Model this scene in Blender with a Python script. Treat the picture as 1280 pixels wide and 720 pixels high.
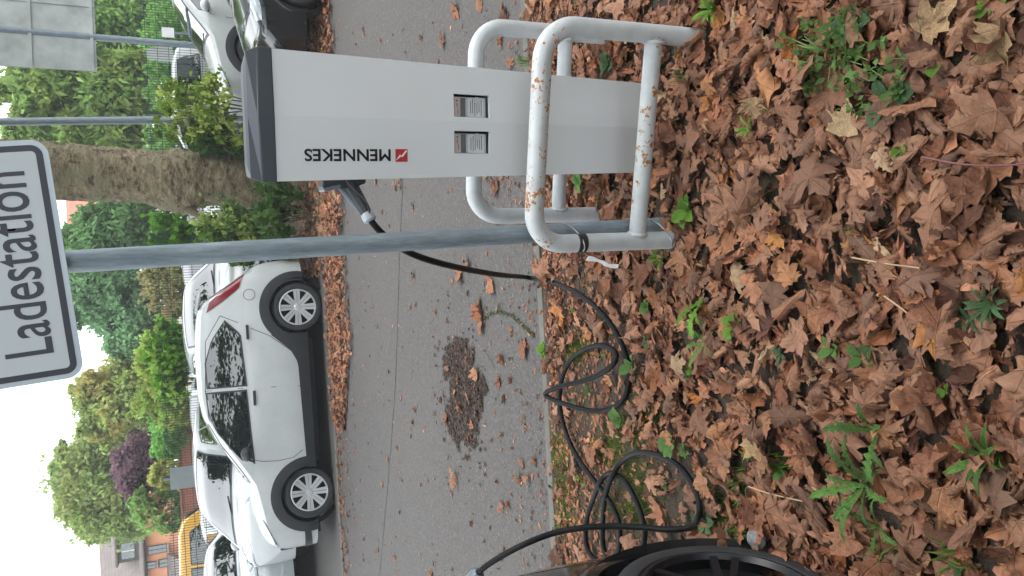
import bpy, bmesh, math, random
import numpy as np
from mathutils import Vector, Matrix, noise
from math import sin, cos, pi, radians, sqrt, atan2, tan

random.seed(7); rng = np.random.default_rng(11)
sc = bpy.context.scene
for o in list(bpy.data.objects): bpy.data.objects.remove(o)
COL = sc.collection

# ------------------------------------------------------------------ camera (phone held sideways: the picture's left is up)
FPX = 950.0; PITCH = radians(22.6); ROLL = radians(3.2); CAMZ = 1.58
_d = Vector((0, cos(PITCH), -sin(PITCH))); _u0 = Vector((0, sin(PITCH), cos(PITCH))); _r0 = Vector((1, 0, 0))
_R = _r0*cos(ROLL) - _u0*sin(ROLL); _U = _r0*sin(ROLL) + _u0*cos(ROLL)
CAMP = Vector((0, 0, CAMZ))
cam = bpy.data.cameras.new('camera'); camo = bpy.data.objects.new('camera', cam); COL.objects.link(camo)
m3 = Matrix((-_U, _R, -_d)).transposed()
camo.matrix_world = Matrix.Translation(CAMP) @ m3.to_4x4()
cam.sensor_fit = 'HORIZONTAL'; cam.sensor_width = 36; cam.lens = FPX/1280*36
cam.clip_start = 0.05; cam.clip_end = 2000
sc.camera = camo
sc.render.resolution_x, sc.render.resolution_y = 1024, 576

# ------------------------------------------------------------------ world: bright overcast sky, soft sun
SUN_EL, SUN_AZ = radians(64), radians(110)
world = bpy.data.worlds.new('World'); sc.world = world; world.use_nodes = True
nt = world.node_tree; nt.nodes.clear()
N = lambda t: nt.nodes.new(t)
wo = N('ShaderNodeOutputWorld'); sky = N('ShaderNodeTexSky'); sky.sky_type = 'NISHITA'; sky.sun_disc = False
sky.sun_elevation = SUN_EL; sky.sun_rotation = SUN_AZ; sky.air_density = 1.0; sky.dust_density = 3.0
b1 = N('ShaderNodeBackground'); b1.inputs[1].default_value = 0.12
b2 = N('ShaderNodeBackground'); b2.inputs[0].default_value = (0.93, 0.97, 1.0, 1); b2.inputs[1].default_value = 1.0
tc = N('ShaderNodeTexCoord'); nz = N('ShaderNodeTexNoise'); nz.inputs['Scale'].default_value = 1.6; nz.inputs['Detail'].default_value = 4
mr = N('ShaderNodeMapRange'); mr.inputs[1].default_value = 0.3; mr.inputs[2].default_value = 0.6; mr.inputs[3].default_value = 0.78; mr.inputs[4].default_value = 1.0
mx = N('ShaderNodeMixShader')
nt.links.new(tc.outputs['Generated'], nz.inputs['Vector']); nt.links.new(nz.outputs[0], mr.inputs[0])
nt.links.new(mr.outputs[0], mx.inputs[0]); nt.links.new(sky.outputs[0], b1.inputs[0])
nt.links.new(b1.outputs[0], mx.inputs[1]); nt.links.new(b2.outputs[0], mx.inputs[2]); nt.links.new(mx.outputs[0], wo.inputs[0])
sl = bpy.data.lights.new('sun', 'SUN'); sl.energy = 1.0; sl.angle = radians(35); sl.color = (1, 0.97, 0.92)
so = bpy.data.objects.new('sun', sl); COL.objects.link(so)
so.rotation_euler = (radians(90)-SUN_EL, 0, pi - SUN_AZ)
so.location = (0, 0, 30)
sc.view_settings.view_transform = 'Standard'; sc.view_settings.look = 'None'; sc.view_settings.gamma = 1
sc.view_settings.exposure = 1.72; sc.view_settings.use_curve_mapping = False

# ------------------------------------------------------------------ pixel helpers (photo pixels, 1280 x 720)
def ray(x, y): return _d*FPX + _R*((720-y)-360) - _U*(x-640)
def gnd(x, y, z=0.0):
    r = ray(x, y); return CAMP + r*((z-CAMZ)/r.z)
def at(x, y, Y):
    r = ray(x, y); return CAMP + r*(Y/r.y)

# ------------------------------------------------------------------ materials
MATS = {}
class NT:
    def __init__(s, name):
        s.m = bpy.data.materials.new(name); s.m.use_nodes = True; s.t = s.m.node_tree
        s.b = s.t.nodes['Principled BSDF']; MATS[name] = s.m
    def n(s, typ, **kw):
        o = s.t.nodes.new(typ)
        for k, v in kw.items():
            if k in o.inputs: o.inputs[k].default_value = v
            else: setattr(o, k, v)
        return o
    def l(s, a, b): s.t.links.new(a, b)
    def inp(s, name, v): s.b.inputs[name].default_value = v
    def coord(s, kind='Object', scale=(1, 1, 1)):
        c = s.n('ShaderNodeTexCoord'); mp = s.n('ShaderNodeMapping'); mp.inputs['Scale'].default_value = scale
        s.l(c.outputs[kind], mp.inputs[0]); return mp.outputs[0]
    def noise(s, vec, scale, detail=4, rough=.55):
        o = s.n('ShaderNodeTexNoise'); o.inputs['Scale'].default_value = scale; o.inputs['Detail'].default_value = detail
        o.inputs['Roughness'].default_value = rough
        if vec: s.l(vec, o.inputs['Vector'])
        return o.outputs[0]
    def ramp(s, fac, stops, interp='LINEAR'):
        r = s.n('ShaderNodeValToRGB'); e = r.color_ramp.elements; r.color_ramp.interpolation = interp
        while len(e) < len(stops): e.new(.5)
        for i, (p, c) in enumerate(stops):
            e[i].position = p; e[i].color = (*c, 1) if len(c) == 3 else c
        s.l(fac, r.inputs[0]); return r.outputs[0]
    def mix(s, fac, a, b, mode='MIX'):
        o = s.n('ShaderNodeMix', data_type='RGBA', blend_type=mode)
        for sock, v in ((o.inputs[0], fac), (o.inputs[6], a), (o.inputs[7], b)):
            if hasattr(v, 'links'): s.l(v, sock)
            elif isinstance(v, (int, float)): sock.default_value = v
            else: sock.default_value = (*v, 1) if len(v) == 3 else v
        return o.outputs[2]
    def math(s, op, a, b=0.0):
        o = s.n('ShaderNodeMath', operation=op)
        for sock, v in ((o.inputs[0], a), (o.inputs[1], b)):
            if hasattr(v, 'links'): s.l(v, sock)
            else: sock.default_value = v
        return o.outputs[0]
    def bump(s, h, strength=.3, dist=.01):
        o = s.n('ShaderNodeBump'); o.inputs['Strength'].default_value = strength; o.inputs['Distance'].default_value = dist
        s.l(h, o.inputs['Height']); s.l(o.outputs[0], s.b.inputs['Normal'])
    def col(s, c):
        if hasattr(c, 'links'): s.l(c, s.b.inputs['Base Color'])
        else: s.b.inputs['Base Color'].default_value = (*c, 1)

def plain(name, c, rough=.5, metal=0.0, var=.12, scale=8.0, coat=0.0, bump=0.0, spec=None):
    t = NT(name); v = t.coord(); n = t.noise(v, scale, 5)
    d = t.ramp(n, [(.3, tuple(x*(1-var) for x in c)), (.7, tuple(min(1, x*(1+var)) for x in c))])
    t.col(d); t.inp('Roughness', rough); t.inp('Metallic', metal); t.inp('Coat Weight', coat)
    if spec is not None: t.inp('Specular IOR Level', spec)
    if bump: t.bump(t.noise(v, scale*6, 4), bump, .004)
    return t.m

def mat_asphalt():
    t = NT('asphalt'); v = t.coord()
    vo = t.n('ShaderNodeTexVoronoi', Scale=105.0); t.l(v, vo.inputs['Vector'])
    stones = t.ramp(vo.outputs['Color'], [(0, (.030, .029, .029)), (.4, (.070, .067, .066)), (.75, (.105, .101, .099)), (.93, (.16, .153, .148)), (1, (.36, .345, .33))])
    big = t.noise(v, .9, 6); fine = t.noise(v, 45, 4)
    c = t.mix(.30, stones, t.ramp(fine, [(.3, (.050, .048, .048)), (.7, (.118, .114, .113))]))
    c = t.mix(t.ramp(big, [(.3, (0, 0, 0)), (.75, (.45, .45, .45))]), c, (.10, .095, .092)); c = t.mix(1.0, c, (.80, .775, .765), 'MULTIPLY')
    mid = t.noise(v, 4.5, 5, .65)
    c = t.mix(t.ramp(mid, [(.58, (0, 0, 0)), (.8, (.45, .45, .45))]), c, (.05, .045, .041))
    # two long seams where the road was patched
    t.col(c); t.inp('Roughness', .82); t.inp('Specular IOR Level', .35)
    h = t.math('ADD', vo.outputs['Distance'], t.math('MULTIPLY', fine, .6)); t.bump(h, .5, .004)
    return t.m
def mat_soil():
    t = NT('soil'); v = t.coord()
    a = t.noise(v, 14, 8, .7); b = t.noise(v, 70, 5); m = t.noise(v, 3.2, 5)
    c = t.ramp(a, [(.3, (.022, .015, .011)), (.5, (.05, .034, .024)), (.72, (.10, .068, .048))])
    c = t.mix(t.ramp(m, [(.52, (0, 0, 0)), (.68, (.6, .6, .6))]), c, (.035, .05, .014))
    t.col(c); t.inp('Roughness', .95); t.bump(t.math('ADD', a, b), .9, .02); return t.m
def mat_verge():
    t = NT('verge'); v = t.coord(); a = t.noise(v, 6, 8, .7); m = t.noise(v, .8, 5)
    c = t.ramp(a, [(.3, (.035, .028, .018)), (.55, (.09, .06, .04)), (.75, (.14, .095, .065))])
    c = t.mix(t.ramp(m, [(.45, (0, 0, 0)), (.6, (.8, .8, .8))]), c, (.05, .075, .02))
    t.col(c); t.inp('Roughness', .95); t.bump(a, .8, .03); return t.m
def mat_concrete(name='concrete', c=(.24, .235, .225)):
    t = NT(name); v = t.coord(); a = t.noise(v, 6, 8, .65); b = t.noise(v, 120, 3)
    k = t.ramp(a, [(.3, tuple(x*.72 for x in c)), (.7, tuple(x*1.12 for x in c))])
    k = t.mix(t.ramp(b, [(.5, (0, 0, 0)), (.75, (.5, .5, .5))]), k, tuple(x*.6 for x in c))
    t.col(k); t.inp('Roughness', .9); t.bump(b, .3, .003); return t.m
def mat_rusty_white():
    t = NT('barrier_paint'); v = t.coord()
    a = t.noise(v, 55, 6, .7); g = t.noise(v, 11, 4); d = t.noise(v, 20, 6)
    base = t.ramp(d, [(.3, (.37, .40, .415)), (.7, (.46, .49, .505))])
    at_ = t.n('ShaderNodeAttribute', attribute_name='rust')
    s = t.math('ADD', t.math('MULTIPLY', a, .62), t.math('MULTIPLY', g, .38))
    s = t.math('ADD', s, t.math('MULTIPLY', at_.outputs['Fac'], .14))
    mask = t.ramp(s, [(.690, (0, 0, 0)), (.706, (1, 1, 1))])
    halo = t.ramp(s, [(.64, (0, 0, 0)), (.72, (.3, .3, .3))])
    rust = t.ramp(t.noise(v, 160, 4), [(.3, (.10, .035, .012)), (.5, (.28, .11, .03)), (.75, (.45, .22, .07))])
    c = t.mix(halo, base, (.52, .42, .28)); c = t.mix(mask, c, rust)
    t.col(c); t.l(t.ramp(mask, [(0, (.42, .42, .42)), (1, (.9, .9, .9))]), t.b.inputs['Roughness'])
    t.bump(t.math('ADD', mask, t.math('MULTIPLY', d, .4)), .35, .002); return t.m
def mat_galv():
    t = NT('galvanised'); v = t.coord('Object', (14, 14, 2.2))
    a = t.noise(v, 4, 8, .7); s = t.noise(t.coord('Object', (60, 60, 1.5)), 3, 5)
    c = t.ramp(a, [(.3, (.11, .145, .17)), (.55, (.19, .235, .265)), (.75, (.29, .335, .36))])
    c = t.mix(t.ramp(s, [(.6, (0, 0, 0)), (.78, (.5, .5, .5))]), c, (.36, .41, .44))
    t.col(c); t.inp('Metallic', .35); t.inp('Roughness', .55); t.bump(a, .15, .003); return t.m
def leaf_nodes(t, base):
    """dead or green leaf: veins from the uv map, blotches, a little light through it"""
    uv = t.n('ShaderNodeUVMap'); sep = t.n('ShaderNodeSeparateXYZ'); t.l(uv.outputs[0], sep.inputs[0])
    ang = t.math('ARCTAN2', sep.outputs[0], sep.outputs[1]); rr = t.n('ShaderNodeVectorMath', operation='LENGTH'); t.l(uv.outputs[0], rr.inputs[0])
    pp = t.math('PINGPONG', ang, .42); dist = t.math('MULTIPLY', pp, rr.outputs['Value'])
    side = t.math('PINGPONG', t.math('ADD', t.math('MULTIPLY', rr.outputs['Value'], 1.0), t.math('MULTIPLY', pp, .9)), .055)
    vein = t.ramp(dist, [(0, (1, 1, 1)), (.018, (0, 0, 0))]); sv = t.ramp(side, [(0, (.35, .35, .35)), (.12, (0, 0, 0))])
    vv = t.n('ShaderNodeTexCoord'); b = t.noise(vv.outputs['Object'], 30, 6, .7); big = t.noise(vv.outputs['Object'], 9, 3)
    c = t.mix(t.ramp(b, [(.38, (0, 0, 0)), (.66, (.75, .75, .75))]), base, (.42, .39, .36), 'MULTIPLY')
    c = t.mix(t.ramp(big, [(.35, (0, 0, 0)), (.65, (.6, .6, .6))]), c, (1.7, 1.55, 1.42), 'MULTIPLY')
    lite = t.mix(1.0, c, (1.35, 1.3, 1.25), 'MULTIPLY')
    c = t.mix(t.math('MULTIPLY', t.math('MAXIMUM', vein, sv), .6), c, lite)
    geo = t.n('ShaderNodeNewGeometry'); pale = t.mix(.4, c, (.25, .15, .10)) if t.brown else t.mix(.25, c, (.12, .16, .07))
    c = t.mix(geo.outputs['Backfacing'], c, pale)
    t.col(c); t.inp('Roughness', .62); t.inp('Specular IOR Level', .3)
    t.bump(t.math('ADD', t.math('ADD', b, big), t.math('MULTIPLY', vein, -.6)), .6, .008)
    tr = t.n('ShaderNodeBsdfTranslucent'); t.l(c, tr.inputs[0]); ms = t.n('ShaderNodeMixShader'); ms.inputs[0].default_value = .16 if t.brown else .28
    out = [n for n in t.t.nodes if n.type == 'OUTPUT_MATERIAL'][0]
    t.l(t.b.outputs[0], ms.inputs[1]); t.l(tr.outputs[0], ms.inputs[2]); t.l(ms.outputs[0], out.inputs[0])
BROWNS = [tuple(v*k for v, k in zip(c, (1.12, .91, .76))) for c in [(.175, .092, .060), (.215, .118, .080), (.145, .074, .049), (.235, .135, .088), (.19, .105, .073), (.115, .060, .042), (.25, .155, .11), (.20, .098, .052), (.165, .095, .07), (.225, .128, .092), (.09, .05, .036), (.30, .19, .13), (.075, .04, .03), (.26, .15, .10)]]
def mat_dead(name, mode, cols=BROWNS):
    t = NT(name); t.brown = True
    if mode == 'attr':
        a = t.n('ShaderNodeAttribute', attribute_name='tint'); base = a.outputs['Color']
    else:
        oi = t.n('ShaderNodeObjectInfo'); k = len(cols)
        base = t.ramp(oi.outputs['Random'], [(i/k, c) for i, c in enumerate(cols)], 'CONSTANT')
    leaf_nodes(t, base); return t.m
def mat_green(name, c, var=.35, trans=.28):
    t = NT(name); t.brown = False
    oi = t.n('ShaderNodeObjectInfo'); base = t.ramp(oi.outputs['Random'], [(0, tuple(x*(1-var) for x in c)), (1, tuple(x*(1+var) for x in c))])
    leaf_nodes(t, base); return t.m
def mat_foliage(name):
    t = NT(name); a = t.n('ShaderNodeAttribute', attribute_name='tint')
    t.col(a.outputs['Color']); t.inp('Roughness', .6); t.inp('Specular IOR Level', .25)
    tr = t.n('ShaderNodeBsdfTranslucent'); t.l(a.outputs['Color'], tr.inputs[0]); ms = t.n('ShaderNodeMixShader'); ms.inputs[0].default_value = .5
    out = [n for n in t.t.nodes if n.type == 'OUTPUT_MATERIAL'][0]
    t.l(t.b.outputs[0], ms.inputs[1]); t.l(tr.outputs[0], ms.inputs[2]); t.l(ms.outputs[0], out.inputs[0]); return t.m
def mat_bark(name='plane_bark'):
    t = NT(name); v = t.coord('Object', (1, 1, 1)); w = t.noise(v, 1.7, 6, .65); a = t.noise(t.coord('Object', (1, 1, 2.4)), 5.5, 10, .75)
    fl = t.noise(t.coord('Object', (1, 1, 1.5)), 7, 7, .6); fine = t.noise(v, 26, 6, .7)
    c = t.ramp(a, [(.36, (.045, .033, .02)), (.44, (.15, .115, .07)), (.54, (.27, .215, .135)), (.66, (.42, .355, .245))])
    c = t.mix(t.ramp(w, [(.50, (0, 0, 0)), (.60, (.75, .75, .75))]), c, t.ramp(fine, [(.3, (.15, .145, .08)), (.7, (.30, .28, .17))]))
    c = t.mix(t.ramp(fl, [(.36, (.85, .85, .85)), (.43, (0, 0, 0))]), c, (.055, .04, .025))
    t.col(c); t.inp('Roughness', .92); t.bump(t.math('ADD', a, t.math('ADD', t.math('MULTIPLY', fl, .7), t.math('MULTIPLY', fine, .3))), 1.0, .08); return t.m
def mat_paint(name, c, rough=.22, dirt=.10):
    t = NT(name); v = t.coord(); n = t.noise(v, 3.5, 6, .65); sp = t.noise(v, 60, 3)
    k = t.ramp(n, [(.3, tuple(x*(1-dirt) for x in c)), (.65, c)])
    k = t.mix(t.ramp(sp, [(.64, (0, 0, 0)), (.8, (.3, .3, .3))]), k, (.25, .23, .2))
    t.col(k); t.inp('Roughness', rough); t.inp('Coat Weight', .35); t.inp('Coat Roughness', .06); return t.m
def mat_glass(name, c=(.004, .008, .009), rough=.012):
    t = NT(name); v = t.coord(); n = t.noise(v, 40, 3); st = t.noise(t.coord('Object', (30, 30, 4)), 3, 4)
    t.col(t.ramp(st, [(.5, c), (.75, tuple(x*2.2 for x in c))])); t.inp('Roughness', rough)
    t.inp('Specular IOR Level', 1.0); t.inp('Coat Weight', 1.0); t.inp('Coat Roughness', .02); return t.m
def mat_brick(name, c, mortar, scale, w=.5, h=.25):
    t = NT(name); br = t.n('ShaderNodeTexBrick'); c0 = t.n('ShaderNodeTexCoord')
    sp = t.n('ShaderNodeSeparateXYZ'); t.l(c0.outputs['Object'], sp.inputs[0]); cb = t.n('ShaderNodeCombineXYZ')
    t.l(t.math('ADD', sp.outputs[0], sp.outputs[1]), cb.inputs[0]); t.l(sp.outputs[2], cb.inputs[1]); t.l(cb.outputs[0], br.inputs['Vector'])
    br.inputs['Color1'].default_value = (*c, 1); br.inputs['Color2'].default_value = (*[x*.75 for x in c], 1); br.inputs['Mortar'].default_value = (*mortar, 1)
    br.inputs['Scale'].default_value = scale; br.inputs['Brick Width'].default_value = w; br.inputs['Row Height'].default_value = h; br.inputs['Mortar Size'].default_value = .02
    t.col(br.outputs[0]); t.inp('Roughness', .85); t.bump(br.outputs['Fac'], -.4, .02); return t.m

mat_asphalt(); mat_soil(); mat_verge(); mat_concrete(c=(.105, .10, .088)); mat_rusty_white(); mat_galv(); mat_bark()
mat_dead('dead_leaf', 'attr'); mat_dead('dead_leaf_single', 'obj')
mat_dead('orange_leaf', 'obj', [(.36, .15, .045), (.33, .12, .03), (.40, .19, .06)])
mat_dead('tan_leaf', 'obj', [(.36, .27, .16), (.33, .23, .13), (.40, .31, .20)])
mat_green('weed_green', (.07, .16, .035)); mat_green('weed_blue_green', (.06, .13, .055)); mat_green('weed_bright', (.11, .24, .03)); mat_foliage('foliage')
plain('station_panel', (.53, .555, .57), .42, .0, .03, 3.0, bump=.02)
plain('cap_grey', (.026, .034, .045), .45, 0, .05, 5)
plain('black_plastic', (.016, .018, .022), .42, 0, .2, 20); plain('cable_rubber', (.004, .0045, .0055), .5, 0, .2, 25, bump=.05, spec=.13)
plain('plug_grey', (.10, .125, .155), .4, 0, .08, 9); plain('plug_ring', (.30, .34, .38), .35, 0, .06, 9)
plain('red_print', (.36, .012, .02), .45, 0, .05); plain('white_print', (.7, .72, .74), .45, 0, .04); plain('black_print', (.006, .006, .007), .45, 0, .1)
plain('sign_face', (.44, .485, .51), .35, 0, .02, 4); plain('sign_rim', (.36, .41, .45), .35, .3, .05, 6); plain('sign_ink', (.012, .016, .03), .4, 0, .15, 20)
plain('sign_back', (.34, .37, .36), .5, .3, .22, 3); plain('steel_wire', (.30, .31, .32), .35, .9, .15, 30)
plain('meter_body', (.42, .44, .46), .45, 0, .05); plain('meter_card', (.55, .57, .60), .5, 0, .06, 60); plain('meter_pink', (.44, .36, .34), .5, 0, .08, 60); plain('meter_dark', (.10, .10, .10), .4, 0, .2, 50)
plain('window_void', (.01, .01, .012), .6, 0, .1)
mat_paint('white_paint', (.42, .45, .455)); mat_paint('silver_white_paint', (.36, .40, .42)); mat_paint('black_paint', (.006, .007, .009), .12); mat_paint('yellow_paint', (.62, .33, .035)); mat_paint('pale_blue_paint', (.45, .53, .58))
plain('cladding', (.012, .015, .019), .55, 0, .15, 10); plain('tyre_rubber', (.014, .015, .017), .75, 0, .25, 15, bump=.1); plain('rim_silver', (.50, .52, .54), .32, .6, .08, 8); plain('rim_black', (.006, .007, .010), .35, .0, .2, 8, spec=.3)
plain('under_dark', (.006, .006, .007), .9); mat_glass('car_glass'); mat_glass('house_glass', (.03, .045, .05), .08)
plain('tail_red', (.15, .008, .014), .15, 0, .3, 25, coat=.6); plain('lamp_clear', (.42, .47, .50), .12, .3, .35, 14, coat=.8); plain('lamp_dark', (.05, .06, .07), .12, .4, .4, 14, coat=.8)
plain('bright_red', (.6, .02, .02), .3, 0, .1)
plain('orange_render', (.66, .30, .17), .9, 0, .06, 1.5, bump=.1); plain('white_render', (.62, .61, .58), .9, 0, .06, 1.5); plain('pink_render', (.42, .35, .31), .9, 0, .08, 2)
mat_brick('grey_tiles', (.15, .125, .115), (.06, .05, .048), 2.6, .5, .5); mat_brick('red_tiles', (.40, .14, .085), (.16, .06, .04), 2.6, .5, .5); mat_brick('red_brick', (.33, .10, .065), (.24, .2, .18), 4, .9, .3)
plain('window_frame', (.55, .55, .54), .5, 0, .04); plain('dark_frame', (.05, .045, .04), .6, 0, .1)
plain('fence_green', (.028, .055, .045), .5, .2, .2, 6); plain('board_grey', (.26, .29, .29), .6, .2, .1, 3)
plain('stone_grey', (.16, .165, .17), .85, 0, .4, 60, bump=.6); plain('stem_green', (.10, .15, .04), .7, 0, .2); plain('stem_straw', (.34, .25, .15), .8, 0, .2); plain('stem_red', (.16, .06, .06), .7, 0, .2)
plain('twig_bark', (.10, .075, .05), .9, 0, .3, 15)

# ------------------------------------------------------------------ mesh helpers
def link(o, parent=None):
    COL.objects.link(o)
    if parent is not None: o.parent = parent
    return o
def tag(o, label=None, cat=None, group=None, kind=None):
    if label: o['label'] = label
    if cat: o['category'] = cat
    if group: o['group'] = group
    if kind: o['kind'] = kind
    return o
def thing(name, label, cat, loc=(0, 0, 0), rz=0.0, group=None):
    o = bpy.data.objects.new(name, None); o.empty_display_size = .1; o.location = loc; o.rotation_euler = (0, 0, rz)
    link(o); return tag(o, label, cat, group)
def fast_mesh(name, V, F, uv=None, tint=None, smooth=False):
    """V (n,3), F (m,k) arrays; uv per vertex; tint per vertex rgb"""
    V = np.asarray(V, np.float32); F = np.asarray(F, np.int32); m, k = F.shape
    me = bpy.data.meshes.new(name); me.vertices.add(len(V)); me.vertices.foreach_set('co', V.ravel())
    me.loops.add(m*k); me.loops.foreach_set('vertex_index', F.ravel()); me.polygons.add(m)
    me.polygons.foreach_set('loop_start', np.arange(0, m*k, k, dtype=np.int32))
    if smooth: me.polygons.foreach_set('use_smooth', np.ones(m, bool))
    if uv is not None:
        l = me.uv_layers.new(name='UVMap'); l.data.foreach_set('uv', np.asarray(uv, np.float32)[F.ravel()].ravel())
    if tint is not None:
        a = me.color_attributes.new('tint', 'FLOAT_COLOR', 'POINT'); c = np.ones((len(V), 4), np.float32); c[:, :3] = tint
        a.data.foreach_set('color', c.ravel())
    me.update(calc_edges=True); return me
class MB:
    def __init__(s): s.v = []; s.f = []
    def add(s, vs, fs):
        b = len(s.v); s.v += [tuple(v) for v in vs]; s.f += [tuple(i+b for i in f) for f in fs]; return s
    def box(s, c, size, rot=None):
        hx, hy, hz = (x/2 for x in size); P = [Vector((x, y, z)) for x in (-hx, hx) for y in (-hy, hy) for z in (-hz, hz)]
        if rot is not None: P = [rot @ p for p in P]
        return s.add([p+Vector(c) for p in P], [(0, 1, 3, 2), (4, 6, 7, 5), (0, 4, 5, 1), (2, 3, 7, 6), (0, 2, 6, 4), (1, 5, 7, 3)])
    def tube(s, pts, r, n=12, caps=True):
        pts = [Vector(p) for p in pts]; rs = r if isinstance(r, (list, tuple)) else [r]*len(pts)
        T = [(pts[min(i+1, len(pts)-1)]-pts[max(i-1, 0)]).normalized() for i in range(len(pts))]
        a = Vector((0, 0, 1)) if abs(T[0].z) < .9 else Vector((1, 0, 0)); nrm = (a - T[0]*a.dot(T[0])).normalized(); vs = []
        for i, p in enumerate(pts):
            nrm = (nrm - T[i]*nrm.dot(T[i])).normalized(); bn = T[i].cross(nrm)
            vs += [p + (nrm*cos(2*pi*j/n) + bn*sin(2*pi*j/n))*rs[i] for j in range(n)]
        fs = [(i*n+j, i*n+(j+1) % n, (i+1)*n+(j+1) % n, (i+1)*n+j) for i in range(len(pts)-1) for j in range(n)]
        if caps: fs += [tuple(range(n))[::-1], tuple(range((len(pts)-1)*n, len(pts)*n))]
        return s.add(vs, fs)
    def lathe(s, prof, n=32, M=None, close=False):
        """prof (r,h) pairs about local +Y axis (wheel axle)"""
        vs = []
        for r, h in prof: vs += [Vector((r*cos(2*pi*j/n), h, r*sin(2*pi*j/n))) for j in range(n)]
        if M is not None: vs = [M @ v for v in vs]
        k = len(prof); fs = [(i*n+j, (i+1)*n+j, (i+1)*n+(j+1) % n, i*n+(j+1) % n) for i in range(k-1) for j in range(n)]
        if close: fs += [((k-1)*n+j, j, (j+1) % n, (k-1)*n+(j+1) % n) for j in range(n)]
        return s.add(vs, fs)
    def prism(s, poly, d, M=None):
        """poly in (x,z), extruded along y from 0 to d"""
        n = len(poly); vs = [Vector((x, 0, z)) for x, z in poly]+[Vector((x, d, z)) for x, z in poly]
        if M is not None: vs = [M @ v for v in vs]
        return s.add(vs, [tuple(range(n)), tuple(range(2*n-1, n-1, -1))]+[(i, (i+1) % n+0, (i+1) % n+n, i+n)[::-1] for i in range(n)])
    def grid(s, fn, nu, nv):
        vs = [fn(i/nu, j/nv) for i in range(nu+1) for j in range(nv+1)]
        return s.add(vs, [(i*(nv+1)+j, (i+1)*(nv+1)+j, (i+1)*(nv+1)+j+1, i*(nv+1)+j+1) for i in range(nu) for j in range(nv)])
    def build(s, name, mat, parent=None, smooth=None, bevel=0, loc=None, fixn=True):
        me = bpy.data.meshes.new(name); me.from_pydata([tuple(v) for v in s.v], [], s.f)
        if fixn:
            bm = bmesh.new(); bm.from_mesh(me); bmesh.ops.recalc_face_normals(bm, faces=bm.faces); bm.to_mesh(me); bm.free()
        if smooth is not None:
            me.polygons.foreach_set('use_smooth', [True]*len(me.polygons)); me.set_sharp_from_angle(angle=radians(smooth))
        me.materials.append(MATS[mat]); o = bpy.data.objects.new(name, me); link(o, parent)
        if loc is not None: o.location = loc
        if bevel:
            b = o.modifiers.new('bevel', 'BEVEL'); b.width = bevel; b.segments = 2; b.limit_method = 'ANGLE'; b.angle_limit = radians(40)
        return o
def box_obj(name, mat, c, size, parent=None, bevel=0, rot=None): return MB().box(c, size, rot).build(name, mat, parent, bevel=bevel)
def spline(pts, per=8):
    P = [Vector(p) for p in pts]; out = []
    for i in range(len(P)-1):
        a, b, c, d = P[max(i-1, 0)], P[i], P[i+1], P[min(i+2, len(P)-1)]
        for k in range(per):
            t = k/per; out.append(.5*((2*b)+(-a+c)*t+(2*a-5*b+4*c-d)*t*t+(-a+3*b-3*c+d)*t**3))
    return out+[P[-1]]
def text_mesh(name, body, mat, parent, M, width=None, height=None, offset=0.0, extrude=.0006, bold=0.0):
    """flat lettering fitted into width x height, lower left corner at the origin of M, lying in its xy plane"""
    cu = bpy.data.curves.new(name, 'FONT'); cu.body = body; cu.size = 1; cu.offset = offset; cu.bevel_depth = bold; cu.bevel_resolution = 0; cu.fill_mode = 'BOTH'; cu.resolution_u = 4
    t = bpy.data.objects.new(name, cu); COL.objects.link(t); bpy.context.view_layer.update()
    me = bpy.data.meshes.new_from_object(t.evaluated_get(bpy.context.evaluated_depsgraph_get())); bpy.data.objects.remove(t); bpy.data.curves.remove(cu)
    co = np.array([v.co for v in me.vertices]); mn, mxx = co.min(0), co.max(0); sx = width/(mxx[0]-mn[0]); sy = height/(mxx[1]-mn[1])
    for v in me.vertices: v.co = M @ Vector(((v.co.x-mn[0])*sx, (v.co.y-mn[1])*sy, extrude))
    me.materials.clear(); me.materials.append(MATS[mat]); o = bpy.data.objects.new(name, me); return link(o, parent)

# ------------------------------------------------------------------ ground, road, kerbs
def sheet(name, mat, x0, x1, y0, y1, z, nx=1, ny=1, zf=None):
    m = MB(); m.grid(lambda a, b: (x0+(x1-x0)*a, y0+(y1-y0)*b, z + (zf(x0+(x1-x0)*a, y0+(y1-y0)*b) if zf else 0)), nx, ny)
    o = m.build(name, mat); tag(o, kind='structure')
    if o.data.polygons[0].normal.z < 0: o.data.flip_normals()
    return o
def lot_z(x, y): return .2*min(1, max(0, (y-11.2)/3.3))**1.2
NEAR, FAR = 3.47, 9.93
# one sheet to the horizon; it rises gently towards the parking lot
ys = [-60, 0, NEAR, FAR, 11.2, 12, 13, 14, 14.6, 30, 80, 260]; xs = [-200, -60, -20, -8, -4, 0, 4, 8, 20, 60, 200]
gm = MB(); gm.add([(x, y, -.012 + lot_z(x, y)) for y in ys for x in xs], [(j*len(xs)+i, j*len(xs)+i+1, (j+1)*len(xs)+i+1, (j+1)*len(xs)+i) for j in range(len(ys)-1) for i in range(len(xs)-1)])
tag(gm.build('ground', 'verge'), kind='structure')
def soil_z(x, y): return .012*noise.noise(Vector((x*2.5, y*2.5, 0)))+.006*noise.noise(Vector((x*9, y*9, 3)))
sheet('planting_strip', 'soil', -9, 9, -4, NEAR-.06, .0, 180, 75, soil_z)
sheet('road', 'asphalt', -60, 60, NEAR, FAR, -.003, 40, 8)
sheet('parking_lot', 'asphalt', -30, 30, 14.8, 27, .204)
sheet('parking_bay', 'asphalt', -14, .55, FAR+.13, 14.0, .0, 2, 12, lambda x, y: lot_z(x, y)+.002)
kr = thing('near_kerb', None, None, (0, 0, 0)); kr['kind'] = 'structure'
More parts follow.
